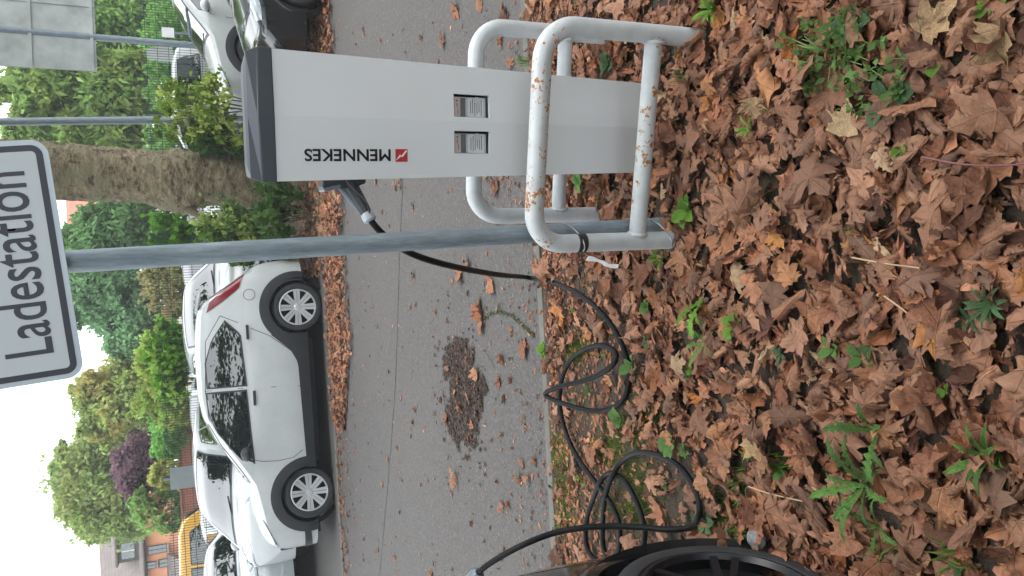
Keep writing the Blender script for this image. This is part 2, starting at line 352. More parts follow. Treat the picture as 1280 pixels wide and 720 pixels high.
km = MB().box((0, 0, 0), (.985, .058, .12)).build('kerb_stone', 'concrete', kr, bevel=.004); km.location = (-8.5, NEAR-.03, -.056)
for i in range(1, 18):
    c = km.copy(); COL.objects.link(c); c.parent = kr; c.location = (-8.5+i*1.0, NEAR-.03, -.056+random.uniform(-.002, .003)); c.rotation_euler = (0, 0, random.uniform(-.002, .002))
kf = thing('far_kerb', None, None); kf['kind'] = 'structure'
km2 = MB().box((0, 0, 0), (.985, .125, .16)).build('kerb_stone', 'concrete', kf, bevel=.006); km2.location = (-11.5, FAR+.063, -.065)
for i in range(1, 24):
    c = km2.copy(); COL.objects.link(c); c.parent = kf; c.location = (-11.5+i, FAR+.063, -.065+random.uniform(-.003, .004))

# ------------------------------------------------------------------ plane-tree leaves
HALF = [(0, 0), (.12, -.05), (.26, .0), (.46, .04), (.38, .14), (.42, .22), (.33, .28), (.44, .36), (.60, .56), (.46, .55), (.40, .62), (.26, .55), (.20, .62), (.25, .72), (.15, .78), (.12, .88), (0, 1)]
def leaf_variant(seed, kind):
    r = np.random.default_rng(seed)
    h = np.array(HALF if kind != 'oval' else [(.30*sin(pi*i/16)**.85*(1+.05*(i % 2)), i/16) for i in range(17)]); left = h[1:-1][::-1]*[-1, 1]; out = np.vstack([h, left]); n = len(out)
    out = out + r.normal(0, .022, out.shape)*(np.arange(n) != 0)[:, None]
    out[:, 0] *= r.uniform(.82, 1.12)
    if kind == 'torn':            # a half or broken leaf
        cut = r.uniform(-.1, .2); a = r.uniform(-.5, .5); dd = out[:, 0]*cos(a)+(out[:, 1]-.4)*sin(a)
        out[:, 0] = np.where(dd > cut, out[:, 0]-(dd-cut)*cos(a)*.92, out[:, 0]); out[:, 1] = np.where(dd > cut, out[:, 1]-(dd-cut)*sin(a)*.92, out[:, 1])
    c = np.array([0, .38]); rings = [c[None, :], c+(out-c)*.36, c+(out-c)*.7, out]
    P = np.vstack(rings); F = []
    for i in range(n): F.append((0, 1+i, 1+(i+1) % n))
    for k in range(2):
        a, b = 1+k*n, 1+(k+1)*n
        for i in range(n): F += [(a+i, b+i, b+(i+1) % n), (a+i, b+(i+1) % n, a+(i+1) % n)]
    x, y = P[:, 0].copy(), P[:, 1]-.4
    z = np.zeros(len(P)); fold = r.uniform(-.15, .45)
    z += fold*np.abs(x) + r.uniform(-.3, .3)*(y*y) + r.uniform(.02, .06)*np.sin(x*r.uniform(8, 14)+r.uniform(0, 6))*np.cos(y*r.uniform(7, 13)+r.uniform(0, 6))
    z += .03*np.sin(x*23+seed)*np.sin(y*19)
    k = {'flat': r.uniform(.3, 1.3), 'curl': r.uniform(2., 3.6), 'roll': r.uniform(5, 7.5), 'torn': r.uniform(1, 3), 'oval': r.uniform(1, 3)}[kind]
    ph = r.uniform(-.7, .7) if kind != 'roll' else r.uniform(-.25, .25)
    s_, t_ = x*cos(ph)+y*sin(ph), -x*sin(ph)+y*cos(ph); off = r.uniform(-.12, .12)
    q = (s_-off)*k*np.clip(1+r.uniform(-.5, .5)*t_*1.6, .3, 2); kk = np.where(np.abs(s_-off) < 1e-6, k, q/np.where(np.abs(s_-off) < 1e-6, 1, s_-off))
    s2 = np.sin(q)/kk; z2 = (1-np.cos(q))/kk + z*np.cos(q); s2 = s2 - z*np.sin(q)
    X = s2*cos(ph)-t_*sin(ph); Y = s2*sin(ph)+t_*cos(ph)
    V = np.stack([X, Y, z2], 1); V[:, 2] -= np.median(V[:, 2])
    uv = P.copy(); F = np.array(F, np.int32)
    # stalk
    sl_ = r.uniform(.25, .5); sd = r.uniform(-.5, .5); b0 = V[1].copy(); e = b0+np.array([sin(sd)*sl_, -cos(sd)*sl_, r.uniform(-.05, .1)]); w = .014
    base = len(V); V = np.vstack([V, b0+[-w, 0, 0], b0+[w, 0, 0], b0+[0, 0, w*1.5], e+[-w, 0, 0], e+[w, 0, 0], e+[0, 0, w*1.5]]); uv = np.vstack([uv, np.zeros((6, 2))])
    ST = [(0, 1, 4), (0, 4, 3), (1, 2, 5), (1, 5, 4), (2, 0, 3), (2, 3, 5)]
    if r.random() < .55: F = np.vstack([F, np.array(ST)+base])
    else: V = V[:base]; uv = uv[:base]
    return V, F, uv
KINDS = ['flat']*5+['curl']*8+['torn']*5+['roll']*4+['oval']*3
VAR = [leaf_variant(100+i, k) for i, k in enumerate(KINDS)]
def rot_batch(n, tilt):
    """random rotation matrices: yaw then tilt"""
    a = rng.uniform(0, 2*pi, n); b = np.abs(rng.normal(0, tilt, n)); c = rng.uniform(0, 2*pi, n)
    ca, sa, cb, sb = np.cos(a), np.sin(a), np.cos(b), np.sin(b)
    Rz = np.zeros((n, 3, 3)); Rz[:, 0, 0] = ca; Rz[:, 0, 1] = -sa; Rz[:, 1, 0] = sa; Rz[:, 1, 1] = ca; Rz[:, 2, 2] = 1
    ax = np.stack([np.cos(c), np.sin(c), np.zeros(n)], 1); K = np.zeros((n, 3, 3))
    K[:, 0, 2] = ax[:, 1]; K[:, 1, 2] = -ax[:, 0]; K[:, 2, 0] = -ax[:, 1]; K[:, 2, 1] = ax[:, 0]
    I = np.eye(3)[None]; Rt = I + sb[:, None, None]*K + (1-cb)[:, None, None]*(K@K)
    return Rt@Rz
def litter(name, pos, size, zlift, tilt, flip=.4, pal=BROWNS, orange=.04, tan_=.03):
    """one joined mesh of many leaves; pos (n,2)"""
    n = len(pos); Rm = rot_batch(n, tilt); pal = np.array(pal); VV, FF, UU, CC = [], [], [], []; base = 0
    vid = rng.integers(0, len(VAR), n); fl = rng.random(n) < flip
    for i in range(n):
        V, F, uv = VAR[vid[i]]; P = V.copy()
        if fl[i]: P[:, 2] *= -1
        P = (P*size[i])@Rm[i].T; P[:, 2] += zlift[i]-max(P[:, 2].min(), -.03)*.9
        P[:, 0] += pos[i, 0]; P[:, 1] += pos[i, 1]
        c = pal[rng.integers(len(pal))]*rng.uniform(.78, 1.2); q = rng.random()
        if q < orange: c = np.array([.34, .145, .045])*rng.uniform(.8, 1.1)
        elif q < orange+tan_: c = np.array([.34, .25, .15])*rng.uniform(.8, 1.1)
        VV.append(P); FF.append((F[:, ::-1] if fl[i] else F)+base); UU.append(uv); CC.append(np.repeat(c[None], len(P), 0)); base += len(P)
    me = fast_mesh(name, np.vstack(VV), np.vstack(FF), np.vstack(UU), np.vstack(CC)); me.materials.append(MATS['dead_leaf'])
    return link(bpy.data.objects.new(name, me))
CABLE_PX = ((700, 356), (738, 378), (768, 412), (784, 450), (786, 480), (775, 504), (748, 514), (712, 507), (738, 473), (766, 456), (768, 439), (745, 432), (716, 447), (702, 475), (700, 510), (709, 545), (722, 572), (739, 596), (757, 619), (769, 640), (775, 662), (732, 669), (734, 647), (741, 625), (749, 605), (757, 594), (768, 592), (781, 602), (793, 622), (802, 645), (806, 668), (753, 667), (754, 641), (757, 618), (765, 596), (777, 577), (796, 566), (818, 568), (841, 577), (860, 596), (872, 620), (874, 642), (864, 658))
CABLE_G = np.array([tuple(p)[:2] for p in spline([gnd(*q, .03) for q in CABLE_PX], 3)])
def near_cable(x, y, d=.045): return ((CABLE_G[:, 0]-x)**2+(CABLE_G[:, 1]-y)**2).min() < d*d
def litter_density(x, y):
    """1 where the carpet is closed, small on the bare soil by the kerb"""
    e = .30*(noise.noise(Vector((x*1.4, y*1.4, 5)))) + .2*noise.noise(Vector((x*4, y*4, 2)))
    edge = 2.95 + .45*min(1, max(0, (x-.0)/.8)) - .75*min(1, max(0, (-x-.2)/.5))
    d = (edge + e - y)/.35
    return min(1, max(.30, d*.5+.5))
pts = []
while len(pts) < 12500:
    x = rng.uniform(-2.6, 3.2); y = rng.uniform(.15, NEAR-.09)
    if x < -1.3 and rng.random() < .7: continue
    if rng.random() < litter_density(x, y) and not (near_cable(x, y) and rng.random() < .93): pts.append((x, y))
pts = np.array(pts); sz = np.clip(rng.lognormal(math.log(.066), .36, len(pts)), .03, .15)
sz *= np.clip(1.25-.16*pts[:, 1], .78, 1.2)
tag(litter('leaf_litter', pts, sz, rng.uniform(.0, .030, len(pts)), .30, orange=.025, tan_=.03), kind='stuff', label='thick carpet of dry brown plane tree leaves beside the road')
# crumbs and broken bits on bare soil, kerb and asphalt
def crumbs(name, n, fn, smin, smax, cols, long=1.0):
    VV, FF, CC = [], [], []; k = 0
    for i in range(n):
        x, y, z = fn(); s = rng.uniform(smin, smax); a = rng.uniform(0, 2*pi); ar = rng.uniform(.3, .9)/long
        m = 5; th = np.sort(rng.uniform(0, 2*pi, m)); P = np.stack([np.cos(th)*s, np.sin(th)*s*ar, rng.uniform(0, .35*s, m)], 1)
        Rm = np.array([[cos(a), -sin(a), 0], [sin(a), cos(a), 0], [0, 0, 1]]); P = P@Rm.T+[x, y, z+.002]
        P = np.vstack([P, P.mean(0)+[0, 0, s*.3]])
        VV.append(P); FF += [(k+j, k+(j+1) % m, k+m) for j in range(m)]; c = np.array(cols[rng.integers(len(cols))])*rng.uniform(.7, 1.25); CC.append(np.repeat(c[None], m+1, 0)); k += m+1
    me = fast_mesh(name, np.vstack(VV), np.array(FF), np.zeros((k, 2)), np.vstack(CC)); me.materials.append(MATS['dead_leaf'])
    return link(bpy.data.objects.new(name, me))
def soil_pt():
    x = rng.uniform(-1.6, 2.4); y = NEAR-.09-abs(rng.normal(0, .5)); return x, max(.2, y), soil_z(x, y)
tag(crumbs('leaf_crumbs', 9000, soil_pt, .006, .022, BROWNS+[(.05, .035, .025), (.08, .055, .04)]), kind='stuff', label='crumbled leaf bits on the bare soil along the kerb')
def road_pt():
    x = rng.uniform(-5, 6); y = rng.choice([rng.uniform(NEAR, FAR), NEAR+abs(rng.normal(0, .25)), FAR-abs(rng.normal(0, .7))]); return x, y, -.003
tag(crumbs('road_crumbs', 3800, road_pt, .005, .026, BROWNS+[(.04, .03, .024)]*6, 1.5), kind='stuff', label='small leaf bits and twigs scattered over the grey asphalt')

# seam in the asphalt
sp = spline([gnd(506, 150), gnd(503, 230), gnd(499, 323), gnd(494, 475), gnd(485, 600), gnd(474, 720)], 8); m = MB()
for k, p in enumerate(sp):
    w_ = .006+.004*noise.noise(Vector((k*.9, 0, 0))); j_ = .012*noise.noise(Vector((k*.6, 5, 0))); m.v += [(p.x, p.y+j_-w_, .0012), (p.x, p.y+j_+w_, .0012)]
m.f = [(2*k, 2*k+1, 2*k+3, 2*k+2) for k in range(len(sp)-1)]
plain('tar', (.035, .034, .034), .7, 0, .3, 12); m.build('seam', 'tar', bpy.data.objects['road'], fixn=False)
# single leaves lying on top
VARM = []
for i, (V, F, uv) in enumerate(VAR):
    me = fast_mesh('fallen_leaf', V, F, uv); VARM.append(me)
def leaf_meshes(mat):
    out = []
    for me in VARM:
        c = me.copy(); c.materials.append(MATS[mat]); out.append(c)
    return out
LM = {k: leaf_meshes(k) for k in ('dead_leaf_single', 'orange_leaf', 'tan_leaf')}
def drop_leaf(x, y, z, s, mat, label, group, var=None, tilt=.3, yaw=None, name='fallen_leaf'):
    v = random.randrange(len(VARM)) if var is None else var
    o = bpy.data.objects.new(name, LM[mat][v]); o.scale = (s, s, s)
    R3 = Matrix.Rotation(random.uniform(0, 2*pi), 3, 'Z'); ax = Vector((cos(random.uniform(0, 6.3)), sin(random.uniform(0, 6.3)), 0)); ax.normalize()
    Rm = Matrix.Rotation(random.gauss(0, tilt), 3, ax) @ (Matrix.Rotation(yaw, 3, 'Z') if yaw is not None else R3)
    if random.random() < .3: Rm = Rm @ Matrix.Rotation(pi, 3, 'Y')
    co = np.array(VAR[v][0])*s @ np.array(Rm).T; o.rotation_euler = Rm.to_euler(); o.location = (x, y, z-co[:, 2].min()*.85)
    link(o); return tag(o, label, 'leaf', group)
cnt = 0
while cnt < 215:
    px, py = random.uniform(700, 1275), random.uniform(2, 718)
    p = gnd(px, py)
    if litter_density(p.x, p.y) < .45 and random.random() < .85: continue
    if (p-Vector((.57, 2.45, 0))).length < .16 or near_cable(p.x, p.y, .07): continue
    drop_leaf(p.x, p.y, .03+random.uniform(0, .012), random.uniform(.075, .135), 'dead_leaf_single', 'dry brown plane leaf lying on top of the leaf carpet', 'brown leaves on top of the carpet', tilt=.33); cnt += 1
for px, py in ((833, 405), (905, 105), (1010, 60), (885, 495), (845, 548), (985, 300), (870, 700), (1090, 300)):
    p = gnd(px, py); drop_leaf(p.x, p.y, .04, random.uniform(.075, .11), 'orange_leaf', 'orange leaf standing out among the brown leaf carpet', 'orange leaves in the carpet', tilt=.3)
for px, py, s in ((1075, 152, .10), (865, 455, .085), (958, 560, .09), (965, 135, .07), (1195, 30, .10), (1268, 60, .10)):
    p = gnd(px, py); drop_leaf(p.x, p.y, .045, s, 'tan_leaf', 'pale tan leaf lying on the brown leaf carpet', 'pale tan leaves in the carpet', var=random.randrange(6), tilt=.25)
for px, py, s in ((613, 352, .17), (600, 388, .15), (603, 410, .12), (655, 436, .12), (570, 598, .14), (628, 632, .08), (629, 500, .07), (520, 380, .06), (575, 345, .12), (585, 330, .11), (497, 560, .06), (505, 300, .06),
                  (487, 465, .06), (519, 512, .06), (513, 545, .06), (457, 390, .06), (462, 445, .06), (535, 600, .05), (545, 705, .06), (540, 718, .07), (590, 655, .06), (605, 675, .05), (570, 15, .13), (555, 50, .11), (600, 5, .09), (632, 17, .09),
                  (455, 42, .06), (445, 55, .05), (440, 85, .06), (548, 80, .06), (470, 225, .09), (495, 235, .06), (478, 265, .05), (500, 222, .10), (640, 80, .07), (620, 235, .12), (630, 215, .1), (450, 600, .05), (430, 560, .05), (470, 690, .05), (455, 700, .05), (500, 640, .05), (560, 400, .05), (640, 560, .05), (660, 600, .09), (668, 575, .06)):
    p = gnd(px, py); drop_leaf(p.x, p.y, .0, s, 'dead_leaf_single', 'dry brown leaf lying loose on the grey asphalt', 'leaves on the asphalt', tilt=.12)
for k in range(60):
    p = gnd(random.uniform(440, 655), random.uniform(5, 700))
    if abs(p.x+.75) < .5 and abs(p.y-4.9) < .5: continue
    drop_leaf(p.x, p.y, .0, random.uniform(.04, .085), 'dead_leaf_single', 'dry brown leaf lying loose on the grey asphalt', 'leaves on the asphalt', tilt=.12)
# dark crumbled heap of rotten leaves on the road
pc = gnd(578, 495)
def heap_pt():
    while True:
        a, b = rng.uniform(-.75, .75), rng.uniform(-.7, .7)
        q = (a/.36)**2+(b/.38)**2 + .9*noise.noise(Vector((a*5, b*5, 0))) + .7*noise.noise(Vector((a*16, b*10, 4)))
        if rng.random() < min(1, max(.006, (1.15-q)/.5)): break
    return pc.x+a, pc.y+b, rng.uniform(-.004, .003)
tag(crumbs('leaf_mould_patch', 4000, heap_pt, .005, .026, [(.016, .010, .008), (.024, .016, .012), (.035, .022, .016), (.07, .043, .032), (.02, .013, .010), (.014, .010, .008)]), kind='stuff', label='dark patch of rotting leaf mould on the asphalt')
for px, py, s in ((590, 500, .11), (578, 510, .11), (597, 465, .10), (560, 525, .09), (585, 450, .06), (588, 550, .06), (563, 460, .07), (600, 485, .07), (570, 490, .08), (593, 530, .08), (575, 475, .07), (565, 545, .06), (598, 515, .07), (555, 500, .06)):
    p = gnd(px, py); drop_leaf(p.x, p.y, .012, s, 'dead_leaf_single', 'dry brown leaf lying on the dark leaf mould patch', 'leaves on the mould patch', tilt=.15)
# leaf drift in the far gutter and on the verge
gp = []
while len(gp) < 5200:
    x = rng.uniform(-1.6, 6); y = rng.normal(9.35, .45)
    lo = 8.25 + (.25 if x > -.6 else .25+.75*(-.6-x)) + .15*noise.noise(Vector((x*1.5, 0, 0)))
    if y < lo or y > 10.0 or (FAR < y < 10.02 and rng.random() < .8): continue
    gp.append((x, y))
gp = np.array(gp); tag(litter('gutter_leaves', gp, rng.uniform(.05, .10, len(gp)), rng.uniform(.0, .05, len(gp)), .4, pal=[tuple(min(1, v*1.25) for v in c) for c in BROWNS]), kind='stuff', label='drift of brown leaves along the far gutter')
gp = np.stack([rng.uniform(.3, 4.5, 1500), rng.uniform(10.06, 12.0, 1500)], 1)
tag(litter('verge_leaves', gp, rng.uniform(.05, .10, 1500), rng.uniform(.0, .04, 1500)+np.array([lot_z(0, y) for y in gp[:, 1]]), .4), kind='stuff', label='brown leaves scattered over the verge around the tree')
gp = np.stack([rng.uniform(-6, -1.2, 260), 9.95-np.abs(rng.normal(0, .3, 260))], 1)
tag(litter('gutter_leaf_scatter', gp, rng.uniform(.04, .08, 260), np.zeros(260), .3), kind='stuff', label='sparse brown leaves on the asphalt by the parked cars')

# ------------------------------------------------------------------ charging station
ST = thing('charging_station', 'light grey charging station column with dark cap and two meter windows, inside white tube barriers', 'charging station', (.567, 2.46, 0), radians(-7))
ZT = 1.335; DEP = .20; RIDGE = .010
def stw(z): return (.158 + (.1955-.158)*z/ZT)     # half width grows upwards
def stp(t, z, back=False, inset=0.0):
    """front skin point: t -1..1 across"""
    w = stw(z)*.93 if back else stw(z); y = (DEP/2) if back else (-DEP/2 - RIDGE*(1-abs(t)))
    return Vector((t*w, y, z))
# panel with two real window openings: a grid of quads that skips the holes
WIN = [(.10, .86, .640, .765), (-.80, -.06, .640, .765)]   # t0 t1 z0 z1 -> set below by width
wins = [(.085, .50), (-.575, -.165)]; wz0, wz1 = .648, .772
ts = sorted({-1, 1, 0, *[a for w in wins for a in w]}); zs = [.015, .3, wz0, wz1, 1.0, ZT]
m = MB(); idx = {}
def gv(t, z):
    if (t, z) not in idx: idx[(t, z)] = len(m.v); m.v.append(tuple(stp(t, z)))
    return idx[(t, z)]
for i in range(len(ts)-1):
    for j in range(len(zs)-1):
        if zs[j] == wz0 and any(ts[i] >= w[0]-1e-6 and ts[i+1] <= w[1]+1e-6 for w in wins): continue
        m.f.append((gv(ts[i], zs[j]), gv(ts[i+1], zs[j]), gv(ts[i+1], zs[j+1]), gv(ts[i], zs[j+1])))
for w in wins:   # returns of the openings, 12 mm deep
    loop = [stp(w[0], wz0), stp(w[1], wz0), stp(w[1], wz1), stp(w[0], wz1)]; b = len(m.v)
    m.v += [tuple(p) for p in loop]+[tuple(p+Vector((0, .014, 0))) for p in loop]; m.f += [(b+k, b+(k+1) % 4, b+4+(k+1) % 4, b+4+k) for k in range(4)]
for z0, z1 in ((.015, ZT),):   # sides and back
    for s in (-1, 1): m.add([stp(s, z0), stp(s, z1), stp(s, z1, True), stp(s, z0, True)], [(0, 1, 2, 3)])
    m.add([stp(-1, z0, True), stp(1, z0, True), stp(1, z1, True), stp(-1, z1, True)], [(0, 1, 2, 3)])
pan = m.build('housing', 'station_panel', ST, fixn=False)
MB().add([stp(t, z, b) for z in (0, .03) for t, b in ((-.96, False), (0, False), (.96, False), (.96, True), (-.96, True))], [(0, 1, 2, 3, 4), (9, 8, 7, 6, 5)]+[(k, (k+1) % 5, 5+(k+1) % 5, 5+k) for k in range(5)]).build('plinth', 'cap_grey', ST)
# cap: vertical dark band, then facets sloping back
w = stw(ZT)+.003
ring = lambda z, ww, yf, yr, yb: [Vector((-ww, yf, z)), Vector((0, yr, z)), Vector((ww, yf, z)), Vector((ww*.94, yb, z)), Vector((-ww*.94, yb, z))]
R_ = [ring(ZT+.0005, w, -DEP/2-.003, -DEP/2-RIDGE-.004, DEP/2+.003), ring(ZT+.036, w, -DEP/2-.003, -DEP/2-RIDGE-.004, DEP/2+.003), ring(ZT+.074, w-.012, -DEP/2+.010, -DEP/2+.030, DEP/2-.01), ring(ZT+.080, w-.05, -DEP/2+.05, -DEP/2+.06, DEP/2-.04)]
R_[1][1].z += .012; R_[1][0].z += .004; R_[1][2].z += .004
cm = MB(); cm.add([p for r in R_ for p in r], [(0, 4, 3, 2, 1), (15, 16, 17, 18, 19)]+[(5*k+i, 5*k+(i+1) % 5, 5*k+5+(i+1) % 5, 5*k+5+i) for k in range(3) for i in range(5)])
tag(cm.build('cap', 'cap_grey', ST, bevel=.003), label='dark anthracite cap of the charging station')
# meters behind the windows
for n, wn in enumerate(wins):
    tc_ = (wn[0]+wn[1])/2; ww = (wn[1]-wn[0])*stw(.71); c = stp(tc_, .71); hw = .5*ww
    wo_ = box_obj('meter_window', 'window_void', (c.x, c.y+.055, .71), (ww+.03, .004, .16), ST)
    mt = box_obj('meter', 'meter_body', (c.x-.004, c.y+.036, .712), (ww-.004, .03, .118), wo_, bevel=.002)
    yb = c.y+.0205; sl_ = RIDGE/stw(.71)*(1 if tc_ > 0 else -1)
    box_obj('label_card', 'meter_card', (c.x-.003, yb-.0012, .690), (ww-.012, .002, .056), wo_)
    box_obj('display', 'meter_dark', (c.x-.003, yb-.0022, .7345), (ww-.014, .002, .017), wo_)
    box_obj('name_plate', 'meter_pink', (c.x-.003, yb-.0012, .7555), (ww-.014, .002, .018), wo_)
    prn = MB()
    for k in range(6): prn.box((c.x-.003+random.uniform(-.006, .006), yb-.0032, .708-.0075*k), (ww*random.uniform(.35, .75), .0006, .0022))
    prn.box((c.x+ww*.24, yb-.0032, .7555), (.006, .0006, .006)).box((c.x+ww*.05, yb-.0032, .7555), (.012, .0006, .003)).box((c.x-ww*.2, yb-.0032, .752), (.02, .0006, .002))
    tag(prn.build('fine_print', 'meter_dark', wo_), kind='stuff')
    rd = MB().lathe([(.0, 0), (.011, 0), (.012, .004)], 20, Matrix.Translation((c.x+ww*.28, yb-.004, .685))).build('optical_port', 'meter_body', wo_, smooth=40)
    gl = box_obj('window_seal', 'black_plastic', (c.x, c.y+.034, .648), (ww+.01, .030, .010), wo_)
# lettering on the left facet, reading upwards
def facet_frame(t, z):
    a = stp(t, z); tx = (stp(t+.05, z)-stp(t-.05, z)).normalized(); tz = (stp(t, z+.05)-stp(t, z-.05)).normalized(); nn = tx.cross(tz).normalized()
    return a, tx, tz, nn
tL = -.50
a, tx, tz, nn = facet_frame(tL, .985)
Mt = Matrix((tz, -tx, nn)).transposed().to_4x4(); Mt.translation = a
text_mesh('lettering', 'MENNEKES', 'black_print', ST, Mt, .268, .038, 0, .0012, .022)
a, tx, tz, nn = facet_frame(tL, .930)
Ml = Matrix((tz, -tx, nn)).transposed().to_4x4(); Ml.translation = a
q = .040
lg = MB().add([Ml @ Vector(p) for p in ((0, 0, .001), (q, 0, .001), (q, q, .001), (0, q, .001))], [(0, 1, 2, 3)]).build('logo', 'red_print', ST)
bolt = [(.04, .10), (.42, .50), (.36, .58), (.66, .93), (.80, .98), (.60, .60), (.66, .50), (.30, .10)]
bolt = [(.03, .12), (.40, .62), (.46, .44), (.97, .90), (.62, .40), (.55, .58), (.16, .10)]
MB().add([Ml @ Vector((x*q, y*q, .0016)) for x, y in bolt], [tuple(range(len(bolt)))]).build('logo_bolt', 'white_print', lg)
# socket box on the left flank
sb = MB(); Rs = Matrix.Rotation(radians(-7), 3, 'Z').inverted()
def loc(p): return Rs @ (Vector(p)-Vector((.567, 2.46, 0)))
s0 = loc(at(424, 212, 2.46))
sb.prism([(-.062, .062), (.0, .055), (.0, -.075), (-.045, -.075), (-.062, -.02)], .10, Matrix.Translation(s0+Vector((.0, -.05, 0))))
so_ = sb.build('socket_box', 'black_plastic', ST, bevel=.006)
box_obj('socket_flap', 'plug_grey', tuple(s0+Vector((-.060, .0, .032))), (.012, .11, .055), so_, bevel=.004, rot=Matrix.Rotation(radians(-14), 3, 'Y'))

# ------------------------------------------------------------------ charging cable with its two plugs
CB = thing('charging_cable', 'black charging cable running from the column over the leaves to the black car', 'cable', gnd(720, 450))
cb0 = Vector(CB.location)
def rel(p): return Vector(p)-cb0
pA, pB = at(432, 222, 2.45), at(464, 277, 2.40)
MB().tube([rel(pA), rel(pA.lerp(pB, .15)), rel(pA.lerp(pB, .3)), rel(pA.lerp(pB, .6)), rel(pA.lerp(pB, .85))], [.030, .031, .024, .021, .018], 16).build('plug', 'black_plastic', CB, smooth=50)
MB().tube([rel(pA.lerp(pB, .02)+Vector((-.012, -.0, .03))), rel(pA.lerp(pB, .3)+Vector((-.014, 0, .022))), rel(pA.lerp(pB, .75)+Vector((-.010, 0, .012)))], [.012, .010, .006], 8).build('grip_shell', 'plug_grey', CB, smooth=50)
MB().tube([rel(pA.lerp(pB, .82)), rel(pA.lerp(pB, .88)), rel(pA.lerp(pB, .97)), rel(pB)], [.0195, .0215, .021, .014], 16).build('cable_gland', 'plug_ring', CB, smooth=50)
MB().tube(spline([rel(pA.lerp(pB, .0)+Vector((.02, -.045, .03))), rel(pA.lerp(pB, .35)+Vector((.02, -.05, .025))), rel(pA.lerp(pB, .7)+Vector((.02, -.035, .0))), rel(pA.lerp(pB, .95)+Vector((.004, -.01, 0)))]), .003, 6).build('retaining_cord', 'cladding', CB, smooth=60)
cz = .036
P = [pB.lerp(pA, .06), at(478, 292, 2.40), at(512, 316, 2.42), at(562, 332, 2.55)]
g0 = gnd(660, 347, cz)
P += [at(620, 343, 2.95), g0]
P += [gnd(x, y, z) for x, y, z in ((700, 356, cz), (738, 378, cz), (768, 412, cz), (784, 450, .02), (786, 480, .022), (775, 504, .024), (748, 514, .04), (712, 507, .10), (682, 494, .13), (697, 484, .12), (738, 473, .07), (766, 456, .05), (768, 439, .035), (745, 432, cz), (716, 447, cz), (702, 475, cz), (700, 510, cz), (709, 545, cz), (722, 572, cz), (739, 596, cz), (757, 619, cz+.012), (769, 640, cz), (775, 662, cz), (772, 690, cz), (752, 704, cz), (736, 690, cz), (732, 669, cz), (734, 647, cz), (741, 625, cz), (749, 605, cz+.012), (757, 594, cz), (768, 592, cz), (781, 602, cz), (793, 622, cz), (802, 645, cz), (806, 668, cz), (798, 698, cz), (772, 708, cz), (756, 690, cz), (753, 667, cz), (754, 641, cz+.01), (757, 618, cz+.02), (765, 596, cz+.02), (777, 577, cz), (796, 566, cz+.01), (818, 568, cz+.012), (841, 577, cz+.012), (860, 596, cz+.01), (872, 620, cz+.01), (874, 642, cz+.02), (864, 658, .05), (838, 662, .10), (800, 659, .17), (763, 658, .25), (727, 660, .34), (690, 667, .43), (654, 681, .53), (624, 697, .60), (602, 712, .645), (588, 728, .665))]
MB().tube([rel(p) for p in spline(P, 8)], .0112, 10).build('cord', 'cable_rubber', CB, smooth=60)
e0 = P[-1]; hd = Vector((-.25, -.35, .10)).normalized()
e1 = P[-2].lerp(P[-1], .2)
MB().tube([rel(e1), rel(e1.lerp(e0, .25)), rel(e0), rel(e0+Vector((-.06, -.03, .012))), rel(e0+Vector((-.11, -.10, .015))), rel(e0+Vector((-.13, -.20, .01)))], [.016, .030, .033, .034, .034, .032], 18).build('plug', 'plug_grey', CB, smooth=50)

# ------------------------------------------------------------------ tube barriers
def barrier(name, label, A, B, h, hc, cat='barrier', rust=1.0, lean=0.0):
    A, B = Vector(A), Vector(B); A.z = B.z = 0; mid = (A+B)/2; t = thing(name, label, cat, mid)
    D = (B-A).normalized(); L = (B-A).length; r = .105; tr = .0305
    zc = h; pts = [Vector((-L/2, 0, -.1)), Vector((-L/2, 0, .1)), Vector((-L/2, 0, zc-r))]
    pts += [Vector((-L/2+r-r*cos(k/10*pi/2), 0, zc-r+r*sin(k/10*pi/2))) for k in range(1, 11)]
    pts += [Vector((-L/2+r+(L-2*r)*k/12, 0, zc)) for k in range(1, 12)]
    pts += [Vector((L/2-r+r*sin(k/10*pi/2), 0, zc-r+r*cos(k/10*pi/2))) for k in range(0, 11)]
    pts += [Vector((L/2, 0, .1)), Vector((L/2, 0, -.1))]
    M = Matrix((D, Vector((-D.y, D.x, 0)), Vector((0, 0, 1)))).transposed()
    o = MB().tube([M @ p for p in pts], tr, 20).build('hoop', 'barrier_paint', t, smooth=50)
    c = MB().tube([M @ Vector((-L/2+L*k/14, 0, hc)) for k in range(15)], tr*.93, 20).build('crossbar', 'barrier_paint', t, smooth=50)
    for ob, k in ((o, 1.0), (c, .95)):
        at_ = ob.data.attributes.new('rust', 'FLOAT', 'POINT'); vals = []
        for v in ob.data.vertices:
            s = 1.0 if abs(v.co.z-(h if ob is o else hc)) < .06 else -.3
            vals.append(rust*k*s)
        at_.data.foreach_set('value', vals)
    for s in (-1, 1):
        MB().lathe([(.012, 0), (.034, 0), (.036, .006), (.034, .010)], 18, Matrix.Translation(M @ Vector((s*(L/2-.031), 0, hc))) @ M.to_4x4() @ Matrix.Rotation(-s*pi/2, 4, 'Z')).build('weld', 'barrier_paint', t, smooth=40)
    return t, M, L
FBL, FBR = gnd(852, 306), gnd(876, 41)
fbt, fbM, fbL = barrier('tube_barrier', 'rust-speckled white tube barrier in front of the charging column', FBL+Vector((.018, 0, 0)), FBR+Vector((-.018, 0, 0)), .572, .182)
barrier('tube_barrier', 'clean white tube barrier behind the charging column at the road edge', (.285, 2.77, 0), (.975, 2.62, 0), .572, .205, rust=-.2)
